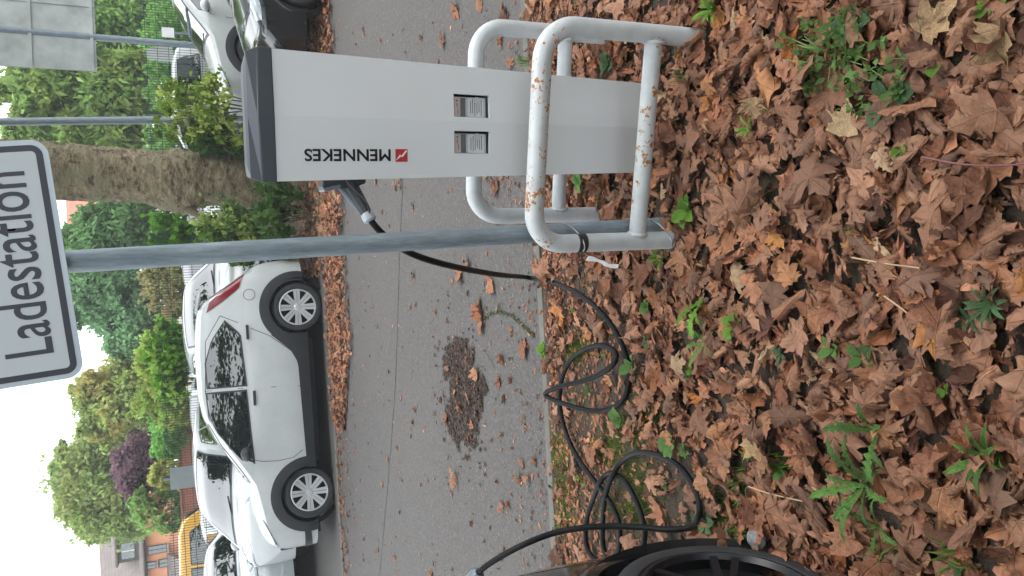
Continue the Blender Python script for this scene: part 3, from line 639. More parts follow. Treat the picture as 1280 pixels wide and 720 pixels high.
# wire ties holding the sign post to the front barrier, a strip of torn tape
SPB = gnd(833, 282); SPT = at(90, 327, SPB.y)
for zz, nm in ((.40, 'upper'), (.06, 'lower')):
    lc = fbM @ Vector((-fbL/2, 0, zz)) + Vector(fbt.location); pc_ = SPB.lerp(SPT, zz/SPT.z); c = (lc+pc_)/2; c.z = zz+.01
    ax = (pc_-lc); ax.z = 0; d_ = ax.length; ax.normalize(); ay = Vector((-ax.y, ax.x, 0)); lp = []
    for k in range(33):
        a = 2*pi*k/32; lp.append(c+ax*((d_/2+.036)*cos(a))+ay*(.038*sin(a))+Vector((0, 0, .012*cos(a+.6))))
    o = MB().tube(lp, .0025, 6).build('wire_tie', 'steel_wire', smooth=60)
    tag(o, f'{nm} steel wire tie binding the sign post to the rusty barrier leg', 'wire tie', None)
lc = fbM @ Vector((-fbL/2, 0, .40)) + Vector(fbt.location)
MB().lathe([(.0312, -.016), (.0325, -.015), (.0325, .015), (.0312, .016)], 20, Matrix.Translation(lc) @ Matrix.Rotation(pi/2, 4, 'X')).build('tape_band', 'black_plastic', smooth=40)
tag(bpy.data.objects['tape_band'], 'black tape band wrapped round the barrier leg beside the post', 'tape')
tp = [gnd(735, 322, .30), gnd(748, 326, .25), gnd(760, 331, .20), gnd(772, 333, .16)]
m = MB()
for k, p in enumerate(spline(tp, 4)):
    ww = .012+.004*sin(k*1.3); m.v += [tuple(p+Vector((-ww*.4, ww, .01*sin(k*.9)))), tuple(p+Vector((ww*.4, -ww, .004*cos(k))))]
m.f = [(2*k, 2*k+1, 2*k+3, 2*k+2) for k in range(len(m.v)//2-1)]
o = m.build('tape_strip', 'white_print'); sm = o.modifiers.new('thick', 'SOLIDIFY'); sm.thickness = .0012
tag(o, 'torn white plastic strip hanging from the rusty barrier corner', 'tape')

# ------------------------------------------------------------------ sign on its post
pst = thing('sign_post', 'leaning grey galvanised steel post carrying the lettered sign', 'post', SPB)
ax = (SPT-SPB); top = ax*(2.30/ax.z)
pm = MB().tube([ax*(-.12/ax.z)]+[top*(k/12) for k in range(13)], .0305, 28).build('pole', 'galvanised', pst, smooth=50)
MB().tube([top, top+Vector((0, 0, .012)), top+Vector((0, 0, .022))], [.032, .032, .02], 20).build('post_cap', 'black_plastic', pst, smooth=40)
SG = thing('information_sign', 'white rectangular sign with dark border lettered Ladestation, on the leaning post', 'sign', (0, 0, 0))
YS = SPB.y-.050
c0, c1 = at(106, 470, YS), at(61, 177, YS); sx = (c1-c0); sx.y = -.035; SW = sx.length; sx.normalize(); sn = Vector((0, -1, 0)); sn = (sn - sx*sn.dot(sx)).normalized(); sz_ = sn.cross(sx)*-1
if sz_.z < 0: sz_ = -sz_
SH = .34; Ms = Matrix((sx, sz_, sx.cross(sz_))).transposed().to_4x4(); Ms.translation = c0
SG.matrix_world = Ms
def rrect(w, h, r, n=8, ins=0.0):
    out = []
    for cx, cy, a0 in ((w-r, h-r, 0), (r, h-r, pi/2), (r, r, pi), (w-r, r, 3*pi/2)):
        out += [(cx+(r-ins)*cos(a0+k/n*pi/2), cy+(r-ins)*sin(a0+k/n*pi/2)) for k in range(n+1)]
    return out
def slab(pts2, z0, z1): 
    n = len(pts2); return MB().add([(x, y, z0) for x, y in pts2]+[(x, y, z1) for x, y in pts2], [tuple(range(n))[::-1], tuple(range(n, 2*n))]+[(i, (i+1) % n, n+(i+1) % n, n+i) for i in range(n)])
slab(rrect(SW, SH, .040), -.004, .0).build('plate', 'sign_rim', SG)
slab(rrect(SW, SH, .040, ins=.013), .0002, .0008).build('border', 'sign_ink', SG)
slab(rrect(SW, SH, .040, ins=.0285), .0010, .0014).build('face', 'sign_face', SG)
text_mesh('lettering', 'Ladestation', 'sign_ink', SG, Matrix.Translation((.073, .058, 0)), SW-.15, .108, .008, .0020)
for yy in (.09, .25):
    cl = MB(); cl.box((SW*.49, yy, -.014), (.12, .022, .006)).box((SW*.49, yy, -.022), (.09, .022, .012)); cl.build('clamp', 'galvanised', SG)

# ------------------------------------------------------------------ cars
def interp(pts, x):
    if x <= pts[0][0]: return pts[0][1]
    for (x0, z0), (x1, z1) in zip(pts, pts[1:]):
        if x <= x1: return z0+(z1-z0)*(x-x0)/max(1e-6, x1-x0)
    return pts[-1][1]
class CarShape:
    """body surface of a car: x forward, y left, z up, origin on the ground under the middle"""
    def __init__(s, L, W, top, belt=.95, z0=.24, tumble=.30, crown=.09, rnd=10, lower=.55):
        s.L, s.W, s.top, s.belt, s.z0, s.tumble, s.crown, s.rnd, s.lower = L, W, top, belt, z0, tumble, crown, rnd, lower
        # smooth the top line a little
        xs = np.linspace(-L/2, L/2, 241); z = np.array([interp(top, x) for x in xs]); k = np.ones(5)/5
        z2 = np.convolve(np.pad(z, 2, 'edge'), k, 'valid'); s.tx = xs; s.tz = z2
    def zt(s, x): return float(np.interp(x, s.tx, s.tz))
    def wp(s, x): return s.W/2*max(0.0, 1-abs(x/(s.L/2))**s.rnd)**(1/3)
    def S(s, x, z):
        g = 1-.07*max(0, (s.lower-z)/s.lower)**2*1.5
        g -= .025*max(0, (z-s.lower)/(s.belt-s.lower))**2 if z > s.lower else 0
        return max(.0, s.wp(x)*g - max(0, z-s.belt)*s.tumble*min(1, s.wp(x)/(s.W*.35)))
    def zs(s, x): return max(s.z0+.02, s.zt(x)-s.crown*min(1, (s.zt(x)-s.z0)/.4))
    def top_pt(s, x, t):
        zs = s.zs(x); c = s.zt(x)-zs; y = s.S(x, zs)*t; return Vector((x, y, zs+c*max(0, 1-abs(t)**2.4)**.62))
    def nrm_top(s, x, t):
        e = .01; a = s.top_pt(x+e, t)-s.top_pt(x-e, t); b = s.top_pt(x, min(1, t+e))-s.top_pt(x, max(-1, t-e)); n = a.cross(b).normalized(); return n if n.z > 0 else -n
    def side_pt(s, x, z, sd, off=0.0):
        zs = s.zs(x)
        if z > zs:
            c = max(1e-4, s.zt(x)-zs); q = min(1, (z-zs)/c); t = max(0, 1-q**(1/.62))**(1/2.4); y = s.S(x, zs)*t
        else: y = s.S(x, z)
        e = .02; dydx = (s.S(x+e, min(z, zs))-s.S(x-e, min(z, zs)))/(2*e); dydz = (s.S(x, z+e)-s.S(x, z-e))/(2*e)
        n = Vector((-dydx, 1, -dydz)).normalized(); return Vector((x+n.x*off, sd*(y+n.y*off), z+n.z*off))
    def body(s, wheels, ra):
        m = MB(); nx = 130; ns, na = 24, 12
        xs = [s.L/2*(-cos(pi*i/nx))*.5+s.L/2*(2*i/nx-1)*.5 for i in range(nx+1)]
        rows = []
        for x in xs:
            zs = s.zs(x); row = [Vector((x, s.S(x, s.z0+(zs-s.z0)*j/ns), s.z0+(zs-s.z0)*j/ns)) for j in range(ns+1)]
            row += [s.top_pt(x, 1-(j/na)**1.0) for j in range(1, na+1)]; rows.append(row+[Vector((p.x, -p.y, p.z)) for p in row[-2::-1]])
        k = len(rows[0]); m.v = [tuple(p) for r in rows for p in r]
        for i in range(nx):
            for j in range(k-1):
                f = (i*k+j, (i+1)*k+j, (i+1)*k+j+1, i*k+j+1); c = sum((Vector(m.v[q]) for q in f), Vector())/4
                if any((c.x-wx)**2+(c.z-wz)**2 < (ra-.012)**2 for wx, wz in wheels) and abs(c.y) > .3*s.W/2 and c.z < s.belt: continue
                m.f.append(f)
        return m
    def side_patch(s, poly, sd, off, ncol=16, nrow=6):
        """z-monotone outline in (x,z) laid over the side"""
        x0, x1 = min(p[0] for p in poly), max(p[0] for p in poly); m = MB(); cols = []
        for i in range(ncol+1):
            x = x0+(x1-x0)*min(max(i/ncol, .002), .998); zz = []
            for (a, b), (c, d) in zip(poly, poly[1:]+poly[:1]):
                if (a-x)*(c-x) <= 0 and a != c: zz.append(b+(d-b)*(x-a)/(c-a))
            lo, hi = min(zz), max(zz); cols.append([s.side_pt(x, lo+(hi-lo)*j/nrow, sd, off) for j in range(nrow+1)])
        k = nrow+1; m.add([p for c in cols for p in c], [(i*k+j, (i+1)*k+j, (i+1)*k+j+1, i*k+j+1) for i in range(ncol) for j in range(nrow)]); return m
    def top_patch(s, xa, xb, t0, t1, off, nc=14, nr=16):
        m = MB()
        def fn(a, b):
            x = xa+(xb-xa)*a; T = t0+(t1-t0)*a; t = -T+2*T*b; return s.top_pt(x, t)+s.nrm_top(x, t)*off
        return m.grid(fn, nc, nr)
    def ribbon(s, pts, sd, w=.007, off=.002):
        m = MB(); P = []
        for i, (x, z) in enumerate(pts):
            a = pts[max(0, i-1)]; b = pts[min(len(pts)-1, i+1)]; d = Vector((b[0]-a[0], b[1]-a[1])); d.normalize(); n = Vector((-d.y, d.x))
            P += [s.side_pt(x+n.x*w/2, z+n.y*w/2, sd, off), s.side_pt(x-n.x*w/2, z-n.y*w/2, sd, off)]
        return m.add(P, [(2*i, 2*i+1, 2*i+3, 2*i+2) for i in range(len(pts)-1)])
    def arch(s, wx, wz, r0, r1, sd, off, a0=-25, a1=205, n=32):
        m = MB(); P = []
        for i in range(n+1):
            a = radians(a0+(a1-a0)*i/n)
            for r, o in ((r0, -.03), (r0, off), ((r0+r1)/2, off+.006), (r1, off), (r1+.004, -.002)): 
                z = max(s.z0-.01, wz+r*sin(a)); P.append(s.side_pt(wx+r*cos(a), z, sd, o))
        return m.add(P, [(i*5+j, (i+1)*5+j, (i+1)*5+j+1, i*5+j+1) for i in range(n) for j in range(4)])
def wheel(parent, c, r, w, sd, rim_mat='rim_silver', spokes=8, rim_r=None, steer=0.0, detail=True):
    """tyre with rim; outer face towards sd"""
    rr = rim_r or r*.70; M = Matrix.Translation(c) @ Matrix.Rotation(steer, 4, 'Z') @ (Matrix.Identity(4) if sd > 0 else Matrix.Rotation(pi, 4, 'Z'))
    h = w/2; root = MB().lathe([(rr, h-.012), (rr+.008, h), (r*.86, h+.004), (r*.95, h-.006), (r*.992, h-.03), (r, 0), (r*.992, -h+.03), (r*.9, -h), (rr, -h+.01)], 40, M).build('wheel', 'tyre_rubber', parent, smooth=40)
    MB().lathe([(0, .0), (rr*.5, .0), (rr*.99, h-.05)], 30, M).build('wheel_well', 'under_dark', root, smooth=40)
    m = MB().lathe([(rr*.985, h-.02), (rr*.99, h+.002), (rr*.94, h+.004), (rr*.90, h-.012)], 40, M)
    m.lathe([(0, h-.002), (rr*.16, h-.004), (rr*.22, h-.02)], 20, M)
    if detail:
        for k in range(spokes):
            for dd in ((-.10, .10) if spokes <= 5 else (-.12, .12)):
                a = 2*pi*k/spokes; Rk = Matrix.Rotation(-a, 4, 'Y'); p0, p1 = rr*.14, rr*.93
                ws0, ws1 = rr*(.12 if spokes > 5 else .085), rr*(.165 if spokes > 5 else .09); o0, o1 = dd*rr*.55, dd*rr*(.80 if spokes > 5 else 1.35)
                vs = [(p0, h-.010, o0-ws0/2), (p0, h-.010, o0+ws0/2), (p1, h-.004, o1+ws1/2), (p1, h-.004, o1-ws1/2), (p0, h-.03, o0-ws0/2), (p0, h-.03, o0+ws0/2), (p1, h-.03, o1+ws1/2), (p1, h-.03, o1-ws1/2)]
                m.add([M @ Rk @ Vector(v) for v in vs], [(0, 1, 2, 3), (0, 4, 5, 1), (1, 5, 6, 2), (2, 6, 7, 3), (3, 7, 4, 0)])
    m.build('rim', rim_mat, root, smooth=35)
    return root
def mirror_part(car, shp, x, z, sd, mat):
    p = shp.side_pt(x, z, sd); bm = bmesh.new(); bmesh.ops.create_icosphere(bm, subdivisions=2, radius=1)
    for v in bm.verts: v.co = Vector((v.co.x*(.075 if v.co.x < 0 else .11), v.co.y*.105, v.co.z*.075))+Vector((p.x, p.y+sd*.12, p.z+.02))
    me = bpy.data.meshes.new('mirror'); bm.to_mesh(me); bm.free(); me.polygons.foreach_set('use_smooth', [True]*len(me.polygons)); me.materials.append(MATS[mat])
    o = link(bpy.data.objects.new('mirror', me), car); MB().box((p.x, p.y+sd*.03, p.z-.02), (.05, .10, .03)).build('mirror_arm', 'cladding', o); return o
def make_car(name, label, cat, loc, heading, shp, paint, wheels_x, wr, wt=.20, side_windows=(), windscreen=None, rear_glass=None, cladding=False, heads=None, tails=None, doors=(), handles=(), mirrors=None, rim='rim_silver', spokes=8, steer=0.0, rim_r=None, wz=None, extra=None, group=None, plate=True):
    car = thing(name, label, cat, loc, heading, group); zc = wr; ra = wr+.075
    shp.body([(x, zc) for x in wheels_x], ra).build('body', paint, car, smooth=38, fixn=True)
    MB().box((0, 0, .42), (shp.L*.90, shp.W*.60, .50)).box(((wheels_x[0]+wheels_x[1])/2, 0, .34), (abs(wheels_x[0]-wheels_x[1])-2*ra-.02, shp.W*.88, .38)).build('underbody', 'under_dark', car)
    for x in wheels_x:
        for sd in (1, -1):
            wheel(car, Vector((x, sd*(shp.S(x, zc+.3)-wt/2-.012), zc)), wr, wt, sd, rim, spokes, rim_r, steer if x == max(wheels_x) else 0.0)
            MB().lathe([(ra+.004, -.26), (ra+.004, .0)], 30, Matrix.Translation((x, sd*(shp.S(x, zc+.3)-.02 if sd > 0 else shp.S(x, zc+.3)-.02), zc)) @ (Matrix.Identity(4) if sd > 0 else Matrix.Rotation(pi, 4, 'Z'))).build('wheel_arch', 'under_dark', car)
            shp.arch(x, zc, ra-.036, ra+(.09 if cladding else .018), sd, .008 if cladding else .003).build('arch_trim', 'cladding' if cladding else paint, car, smooth=50)
    for sd in (1, -1):
        for poly in side_windows:
            cx, czz = sum(p[0] for p in poly)/len(poly), sum(p[1] for p in poly)/len(poly)
            big = [(cx+(x-cx)*1.05, czz+(z-czz)*1.10) for x, z in poly]
            fr = shp.side_patch(big, sd, .003).build('window', 'black_plastic', car, smooth=50); shp.side_patch(poly, sd, .0065).build('pane', 'car_glass', fr, smooth=50)
        for d in doors: shp.ribbon(d, sd).build('door_seam', 'under_dark', car)
        for x, z in handles:
            p = shp.side_pt(x, z, sd, .014); MB().box(p, (.19, .026, .034)).build('door_handle', 'black_plastic' if cladding else paint, car, bevel=.006)
        if heads:
            o = shp.side_patch(heads, sd, .006).build('headlight', 'lamp_dark', car, smooth=60); cx, czz = sum(p[0] for p in heads)/len(heads), sum(p[1] for p in heads)/len(heads)
            shp.side_patch([(cx+(x-cx)*.55, czz+(z-czz)*.5) for x, z in heads], sd, .010).build('lamp_unit', 'lamp_clear', o, smooth=60)
        if tails: shp.side_patch(tails, sd, .008).build('tail_light', 'tail_red', car, smooth=60)
        if mirrors: mirror_part(car, shp, mirrors[0], mirrors[1], sd, mirrors[2])
        if cladding:
            x0, x1 = min(wheels_x)+ra, max(wheels_x)-ra
            shp.side_patch([(x0-.06, .22), (x0-.06, .70), (x0+.03, .60), (x0+.17, .45), (x0+.34, .37), (x1-.08, .34), (x1+.0, .40), (x1+.05, .50), (x1+.06, .22)], sd, .010, 24).build('sill_cladding', 'cladding', car, smooth=50)
    if windscreen:
        o = shp.top_patch(*windscreen, .003).build('windscreen', 'black_plastic', car, smooth=50); xa, xb, t0, t1 = windscreen; d = .04*(1 if xb > xa else -1)
        shp.top_patch(xa+d, xb-d, t0-.04, t1-.04, .007).build('pane', 'car_glass', o, smooth=50)
        m = MB()
        for t in (-.25, .35): m.tube([shp.top_pt(xb-d*.6, t)+shp.nrm_top(xb-d, t)*.012, shp.top_pt(xb-d*2.2, t+.35)+shp.nrm_top(xb-d*2.2, t+.35)*.016], .006, 6)
        m.build('wiper', 'black_plastic', o)
    if rear_glass:
        o = shp.top_patch(*rear_glass, .003).build('rear_window', 'black_plastic', car, smooth=50); xa, xb, t0, t1 = rear_glass; d = .02*(1 if xb > xa else -1)
        shp.top_patch(xa+d, xb-d, t0-.05, t1-.05, .007).build('pane', 'car_glass', o, smooth=50)
    if extra: extra(car, shp)
    return car

# white SUV in side view, nose to the left
suv_top = [(-1.98, .30), (-1.95, .62), (-1.90, .86), (-1.80, .97), (-1.62, 1.22), (-1.46, 1.46), (-1.40, 1.555), (-1.2, 1.60), (-.7, 1.635), (-.2, 1.625), (.12, 1.575), (.45, 1.42), (.80, 1.20), (1.0, 1.085), (1.12, 1.06), (1.5, .99), (1.78, .91), (1.90, .82), (1.96, .60), (1.98, .32)]
suv = CarShape(3.96, 1.76, suv_top, belt=1.02, tumble=.25, crown=.11, rnd=12)
def suv_extra(car, s):
    m = MB().grid(lambda a, b: Vector((-1.56+.22*a, (-.52+1.04*b), 1.535+.055*a+.008*sin(pi*b))), 4, 8); o = m.build('roof_spoiler', 'white_paint', car, smooth=60); sm = o.modifiers.new('t', 'SOLIDIFY'); sm.thickness = .03
    for sd in (1, -1):
        n = 20; s.ribbon([(-1.47+.072*cos(2*pi*k/n), .93+.072*sin(2*pi*k/n)) for k in range(n+1)], sd, .006, .003).build('fuel_flap_seam', 'under_dark', car)
        s.side_patch([(1.60, .34), (1.60, .42), (1.94, .40), (1.94, .30)], sd, .008).build('bumper_trim', 'cladding', car, smooth=50)
    MB().box((1.955, 0, .62), (.03, .9, .16)).build('grille', 'cladding', car, bevel=.01)
    MB().box((1.98, 0, .46), (.012, .50, .11)).build('number_plate', 'white_print', car)
car_y = 10.42
make_car('parked_suv', 'white SUV with dark plastic wheel arches parked side-on across the road', 'car', (-1.42, car_y+.86, .002), pi+radians(4), suv, 'white_paint', (-1.27, 1.20), .325, .21,
         side_windows=[[(-1.14, 1.25), (-.95, 1.08), (-.30, 1.045), (-.30, 1.49), (-.62, 1.495), (-.90, 1.41)], [(-.22, 1.50), (-.22, 1.045), (.34, 1.02), (.70, 1.0), (.64, 1.15), (.28, 1.40), (.04, 1.48)]],
         windscreen=(.17, .98, .80, .88), rear_glass=(-1.46, -1.76, .80, .84), cladding=True,
         heads=[(1.34, 1.0), (1.52, .93), (1.86, .80), (1.90, .72), (1.78, .77), (1.50, .90)], tails=[(-1.80, .95), (-1.66, 1.02), (-1.56, 1.05), (-1.40, 1.26), (-1.27, 1.46), (-1.40, 1.42), (-1.58, 1.22), (-1.74, 1.03)],
         doors=[[(-.26, 1.52), (-.26, 1.08), (-.24, .7), (-.22, .36)], [(-1.22, 1.30), (-1.12, 1.10), (-1.02, .92), (-.92, .72), (-.74, .5), (-.62, .36)], [(.66, 1.02), (.70, .9), (.72, .7), (.70, .5), (.62, .38)], [(-1.22, 1.30), (-.9, 1.49), (-.26, 1.525), (.1, 1.5), (.5, 1.27), (.66, 1.06)]],
         handles=[(-.98, .98), (-.12, .94)], mirrors=(.56, 1.06, 'cladding'), steer=radians(10), rim_r=.245, extra=suv_extra)

# generic hatchback shapes for the other cars
hb_top = [(-2.0, .30), (-1.97, .66), (-1.92, .92), (-1.84, 1.06), (-1.62, 1.36), (-1.48, 1.46), (-1.1, 1.52), (-.5, 1.545), (.0, 1.51), (.35, 1.38), (.75, 1.14), (1.0, 1.0), (1.2, .97), (1.6, .88), (1.82, .78), (1.95, .60), (2.0, .32)]
hb_win = [[(-1.42, 1.20), (-1.25, 1.04), (-.42, 1.0), (-.42, 1.40), (-1.1, 1.38)], [(-.34, 1.41), (-.34, 1.0), (.58, .98), (.30, 1.24), (.05, 1.38)]]
hb_doors = [[(-.38, 1.42), (-.38, 1.0), (-.36, .36)], [(.68, .96), (.74, .7), (.66, .36)]]
hb = CarShape(4.0, 1.74, hb_top, belt=.96, tumble=.33)
mpv_top = [(-1.9, .32), (-1.88, .7), (-1.84, 1.0), (-1.76, 1.3), (-1.66, 1.52), (-1.3, 1.60), (-.5, 1.63), (.1, 1.60), (.45, 1.45), (.85, 1.18), (1.1, 1.03), (1.5, .95), (1.72, .86), (1.86, .62), (1.9, .32)]
mpv = CarShape(3.8, 1.72, mpv_top, belt=.98, tumble=.24, crown=.07)
mpv_win = [[(-1.55, 1.05), (-.45, 1.02), (-.45, 1.48), (-1.45, 1.46)], [(-.36, 1.49), (-.36, 1.02), (.72, 1.0), (.35, 1.32), (.1, 1.46)]]
hd_lamp = [(1.30, .90), (1.55, .90), (1.82, .78), (1.86, .68), (1.60, .70), (1.36, .78)]
def put(px, py, Y, z=None):
    p = at(px, py, Y); p.z = lot_z(p.x, Y)+.004 if z is None else z; return p
# white car with its windscreen towards us, behind the SUV's tail
make_car('parked_car', 'white car facing the road, its windscreen and headlight showing above the SUV tail light', 'car', put(280, 398, 14.4), radians(-72), mpv, 'white_paint', (-1.2, 1.18), .30, .19, mpv_win, (.14, 1.02, .86, .93), (-1.68, -1.82, .8, .84), heads=[(1.22, .98), (1.5, .95), (1.70, .86), (1.74, .74), (1.45, .74), (1.26, .84)], doors=hb_doors, handles=[(-.9, .92), (-.1, .92)], mirrors=(.70, 1.03, 'white_paint'))
make_car('parked_car', 'white car facing the road behind the SUV bonnet, windscreen reflecting trees', 'car', put(300, 588, 13.6), radians(-106), mpv, 'white_paint', (-1.2, 1.18), .30, .19, mpv_win, (.14, 1.02, .86, .93), (-1.68, -1.82, .8, .84), heads=[(1.22, .98), (1.5, .95), (1.70, .86), (1.74, .74), (1.45, .74), (1.26, .84)], doors=hb_doors, handles=[(-.9, .92), (-.1, .92)], mirrors=(.70, 1.03, 'white_paint'))
# pale hatchback nose to nose with the SUV, cut by the frame
make_car('parked_car', 'silver white hatchback facing the road just past the white SUV bumper', 'car', (-4.72, 14.0, .17), radians(-62), hb, 'silver_white_paint', (-1.25, 1.22), .30, .19, hb_win, (.08, .96, .80, .88), (-1.52, -1.80, .78, .82), heads=hd_lamp, doors=hb_doors, handles=[(-.95, .92), (-.15, .9)], mirrors=(.6, .98, 'black_plastic'))
# glossy black car and white car on the right
make_car('parked_car', 'glossy black car parked at the roadside right of the charging column', 'car', (4.86, 9.78, -.003), pi+radians(3), hb, 'black_paint', (-1.25, 1.22), .32, .21, hb_win, (.08, .96, .80, .88), (-1.52, -1.80, .78, .82), heads=hd_lamp, doors=hb_doors, handles=[(-.95, .92), (-.15, .9)], mirrors=(.6, .98, 'black_paint'))
suv2 = CarShape(3.96, 1.76, suv_top, belt=1.02, tumble=.34, crown=.11, rnd=12)
make_car('parked_suv', 'white SUV with black wheel arch parked behind the glossy black car', 'car', (5.30, 13.9, lot_z(0, 13.4)), pi+radians(2), suv2, 'white_paint', (-1.27, 1.20), .32, .21,
         side_windows=[[(-1.10, 1.24), (-.93, 1.11), (-.30, 1.08), (-.30, 1.47), (-.62, 1.475), (-.86, 1.39)], [(-.22, 1.48), (-.22, 1.08), (.32, 1.055), (.62, 1.04), (.58, 1.18), (.24, 1.39), (.02, 1.46)]],
         windscreen=(.17, .98, .80, .88), rear_glass=(-1.46, -1.76, .80, .84), cladding=True, heads=[(1.34, 1.0), (1.52, .93), (1.86, .80), (1.90, .72), (1.78, .77), (1.50, .90)], doors=[[(.66, 1.02), (.72, .7), (.62, .38)]], handles=[(-.12, .94)], mirrors=(.56, 1.06, 'white_paint'))
# cars in the lot behind the wire fence
def lot_car(label, px, py, Y, head, shp=hb, paint='silver_white_paint', win=hb_win):
    return make_car('parked_car', label, 'car', put(px, py, Y, .21), head, shp, paint, (-1.25, 1.22), .30, .19, win, (.08, .96, .80, .88), (-1.52, -1.80, .78, .82), heads=hd_lamp, doors=hb_doors, tails=[(-1.88, .80), (-1.86, 1.12), (-1.66, 1.12), (-1.68, .82)], mirrors=(.6, .98, 'black_plastic'))
lot_car('pale car seen through the wire fence between the yellow van and the SUV', 260, 632, 18.4, radians(-62), paint='silver_white_paint')
lot_car('pale blue car behind the wire fence left of the tall grey board', 250, 520, 18.8, radians(-95), mpv, 'pale_blue_paint', mpv_win)
lot_car('pale blue car behind the wire fence above the SUV roof', 250, 435, 19.0, radians(-88), mpv, 'pale_blue_paint', mpv_win)
lot_car('pale car behind the wire fence, in line with the sign post', 250, 330, 19.0, radians(-92), mpv, 'silver_white_paint', mpv_win)
lot_car('white car behind the wire fence just left of the plane trunk', 255, 262, 18.6, radians(-85), mpv, 'white_paint', mpv_win)
cE = lot_car('white hatchback with a bright red tail lamp behind the fence and shrub', 262, 160, 18.3, radians(164), mpv, 'white_paint', mpv_win)
# yellow van
van_top = [(-2.3, .35), (-2.28, .9), (-2.24, 1.6), (-2.16, 2.02), (-1.9, 2.10), (0, 2.13), (1.2, 2.10), (1.55, 1.98), (1.95, 1.35), (2.1, 1.15), (2.25, .9), (2.3, .4)]
van = CarShape(4.6, 1.84, van_top, belt=1.25, tumble=.16, crown=.08, rnd=16, lower=.8)
make_car('parked_van', 'yellow van with dark side windows parked behind the wire fence', 'van', put(280, 716, 21.5, .21), radians(8), van, 'yellow_paint', (-1.3, 1.35), .33, .2, [[(-2.05, 1.30), (-1.0, 1.30), (-1.0, 1.80), (-2.0, 1.80)], [(-.88, 1.30), (.35, 1.30), (.35, 1.80), (-.88, 1.80)], [(.48, 1.30), (1.62, 1.28), (1.25, 1.80), (.48, 1.80)]], (1.58, 1.98, .84, .9), (-2.18, -2.26, .8, .8), heads=[(2.0, .85), (2.22, .85), (2.22, 1.0), (2.0, 1.02)], doors=[[(.42, 1.9), (.42, .5)], [(-.94, 1.9), (-.94, .5)]], handles=[(.30, 1.12), (.60, 1.12)], mirrors=(1.45, 1.28, 'black_plastic'))
# the black car being charged, its front right corner in the frame
hb2 = CarShape(4.20, 1.78, [(x*1.05, z*1.05) for x, z in hb_top], belt=.98, tumble=.33, rnd=8)
own = make_car('charging_car', 'black car plugged in at the leaf strip, front wheel with black rim', 'car', (-1.735, .425, 0), radians(88.5), hb2, 'black_paint', (-1.27, 1.27), .312, .215, hb_win, (.08, .96, .80, .88), (-1.56, -1.84, .78, .82), heads=[(1.94, .74), (2.0, .72), (2.05, .68), (2.05, .62), (2.0, .62), (1.94, .64)], doors=hb_doors, handles=[(-.95, .92), (-.15, .9)], mirrors=(.6, .98, 'black_paint'), rim='rim_black', spokes=5, steer=radians(-2), rim_r=.235)

# ------------------------------------------------------------------ vegetation helpers
def cards(C, S, tint, aspect=1.6, up=0.0, droop=0.0):
    """leaf-shaped quads at centres C with sizes S; tint (n,3)"""
    n = len(C); a = rng.normal(size=(n, 3)); a[:, 2] = a[:, 2]*.6+up; a /= np.linalg.norm(a, axis=1)[:, None]
    b = rng.normal(size=(n, 3)); b -= a*np.sum(a*b, 1)[:, None]; b /= np.linalg.norm(b, axis=1)[:, None]
    c = np.cross(a, b); L = b*S[:, None]*aspect*.5; W = c*S[:, None]*.5; bend = a*(S*.18)[:, None]; L[:, 2] -= droop*S
    V = np.stack([C-L, C+W*.9-L*.15+bend, C+L, C-W*.9-L*.15+bend], 1).reshape(-1, 3)
    F = np.arange(4*n).reshape(n, 4); F = np.concatenate([F[:, [0, 1, 2]], F[:, [0, 2, 3]]])
    return V, F, np.repeat(tint, 4, 0)
def crown_points(blobs, n, clump=.22, nclump=60):
    """clumped points inside ellipsoids: (centre, radii)"""
    vol = np.array([r[0]*r[1]*r[2] for _, r in blobs])**(2/3); pr = vol/vol.sum(); out, cid = [], []; k = 0
    for (c, r), p in zip(blobs, pr):
        nc = max(6, int(nclump*p)); d = rng.normal(size=(nc, 3)); d /= np.linalg.norm(d, axis=1)[:, None]; rad = rng.uniform(.45, 1.0, nc)**.6
        cc = np.array(c)+d*rad[:, None]*np.array(r); m = int(n*p); w = rng.integers(0, nc, m); sg = clump*np.mean(r)*rng.uniform(.6, 1.3, nc)
        out.append(cc[w]+rng.normal(size=(m, 3))*sg[w][:, None]*[1, 1, .75]); cid.append(w+k); k += nc
    return np.vstack(out), np.concatenate(cid), k
def leaf_crown(name, blobs, n, size, col, parent, var=.3, clump=.22, nclump=60, aspect=1.6, up=.3, droop=0.0, col2=None):
    P, cid, k = crown_points(blobs, n, clump, nclump); col = np.array(col); base = col[None]*rng.uniform(1-var, 1+var, (k, 1))[cid]*rng.uniform(.8, 1.2, (len(P), 1))
    if col2 is not None: col2 = tuple(v*1.75+.015 for v in col2); base = np.where((rng.random(k) < .4)[cid][:, None], np.array(col2)[None]*rng.uniform(.8, 1.2, (len(P), 1)), base)
    V, F, T = cards(P, size*rng.uniform(.6, 1.3, len(P)), base, aspect, up, droop)
    if parent is not None: V = V-np.array(parent.location)
    me = fast_mesh(name, V, F, None, T); me.materials.append(MATS['foliage']); return link(bpy.data.objects.new(name, me), parent)
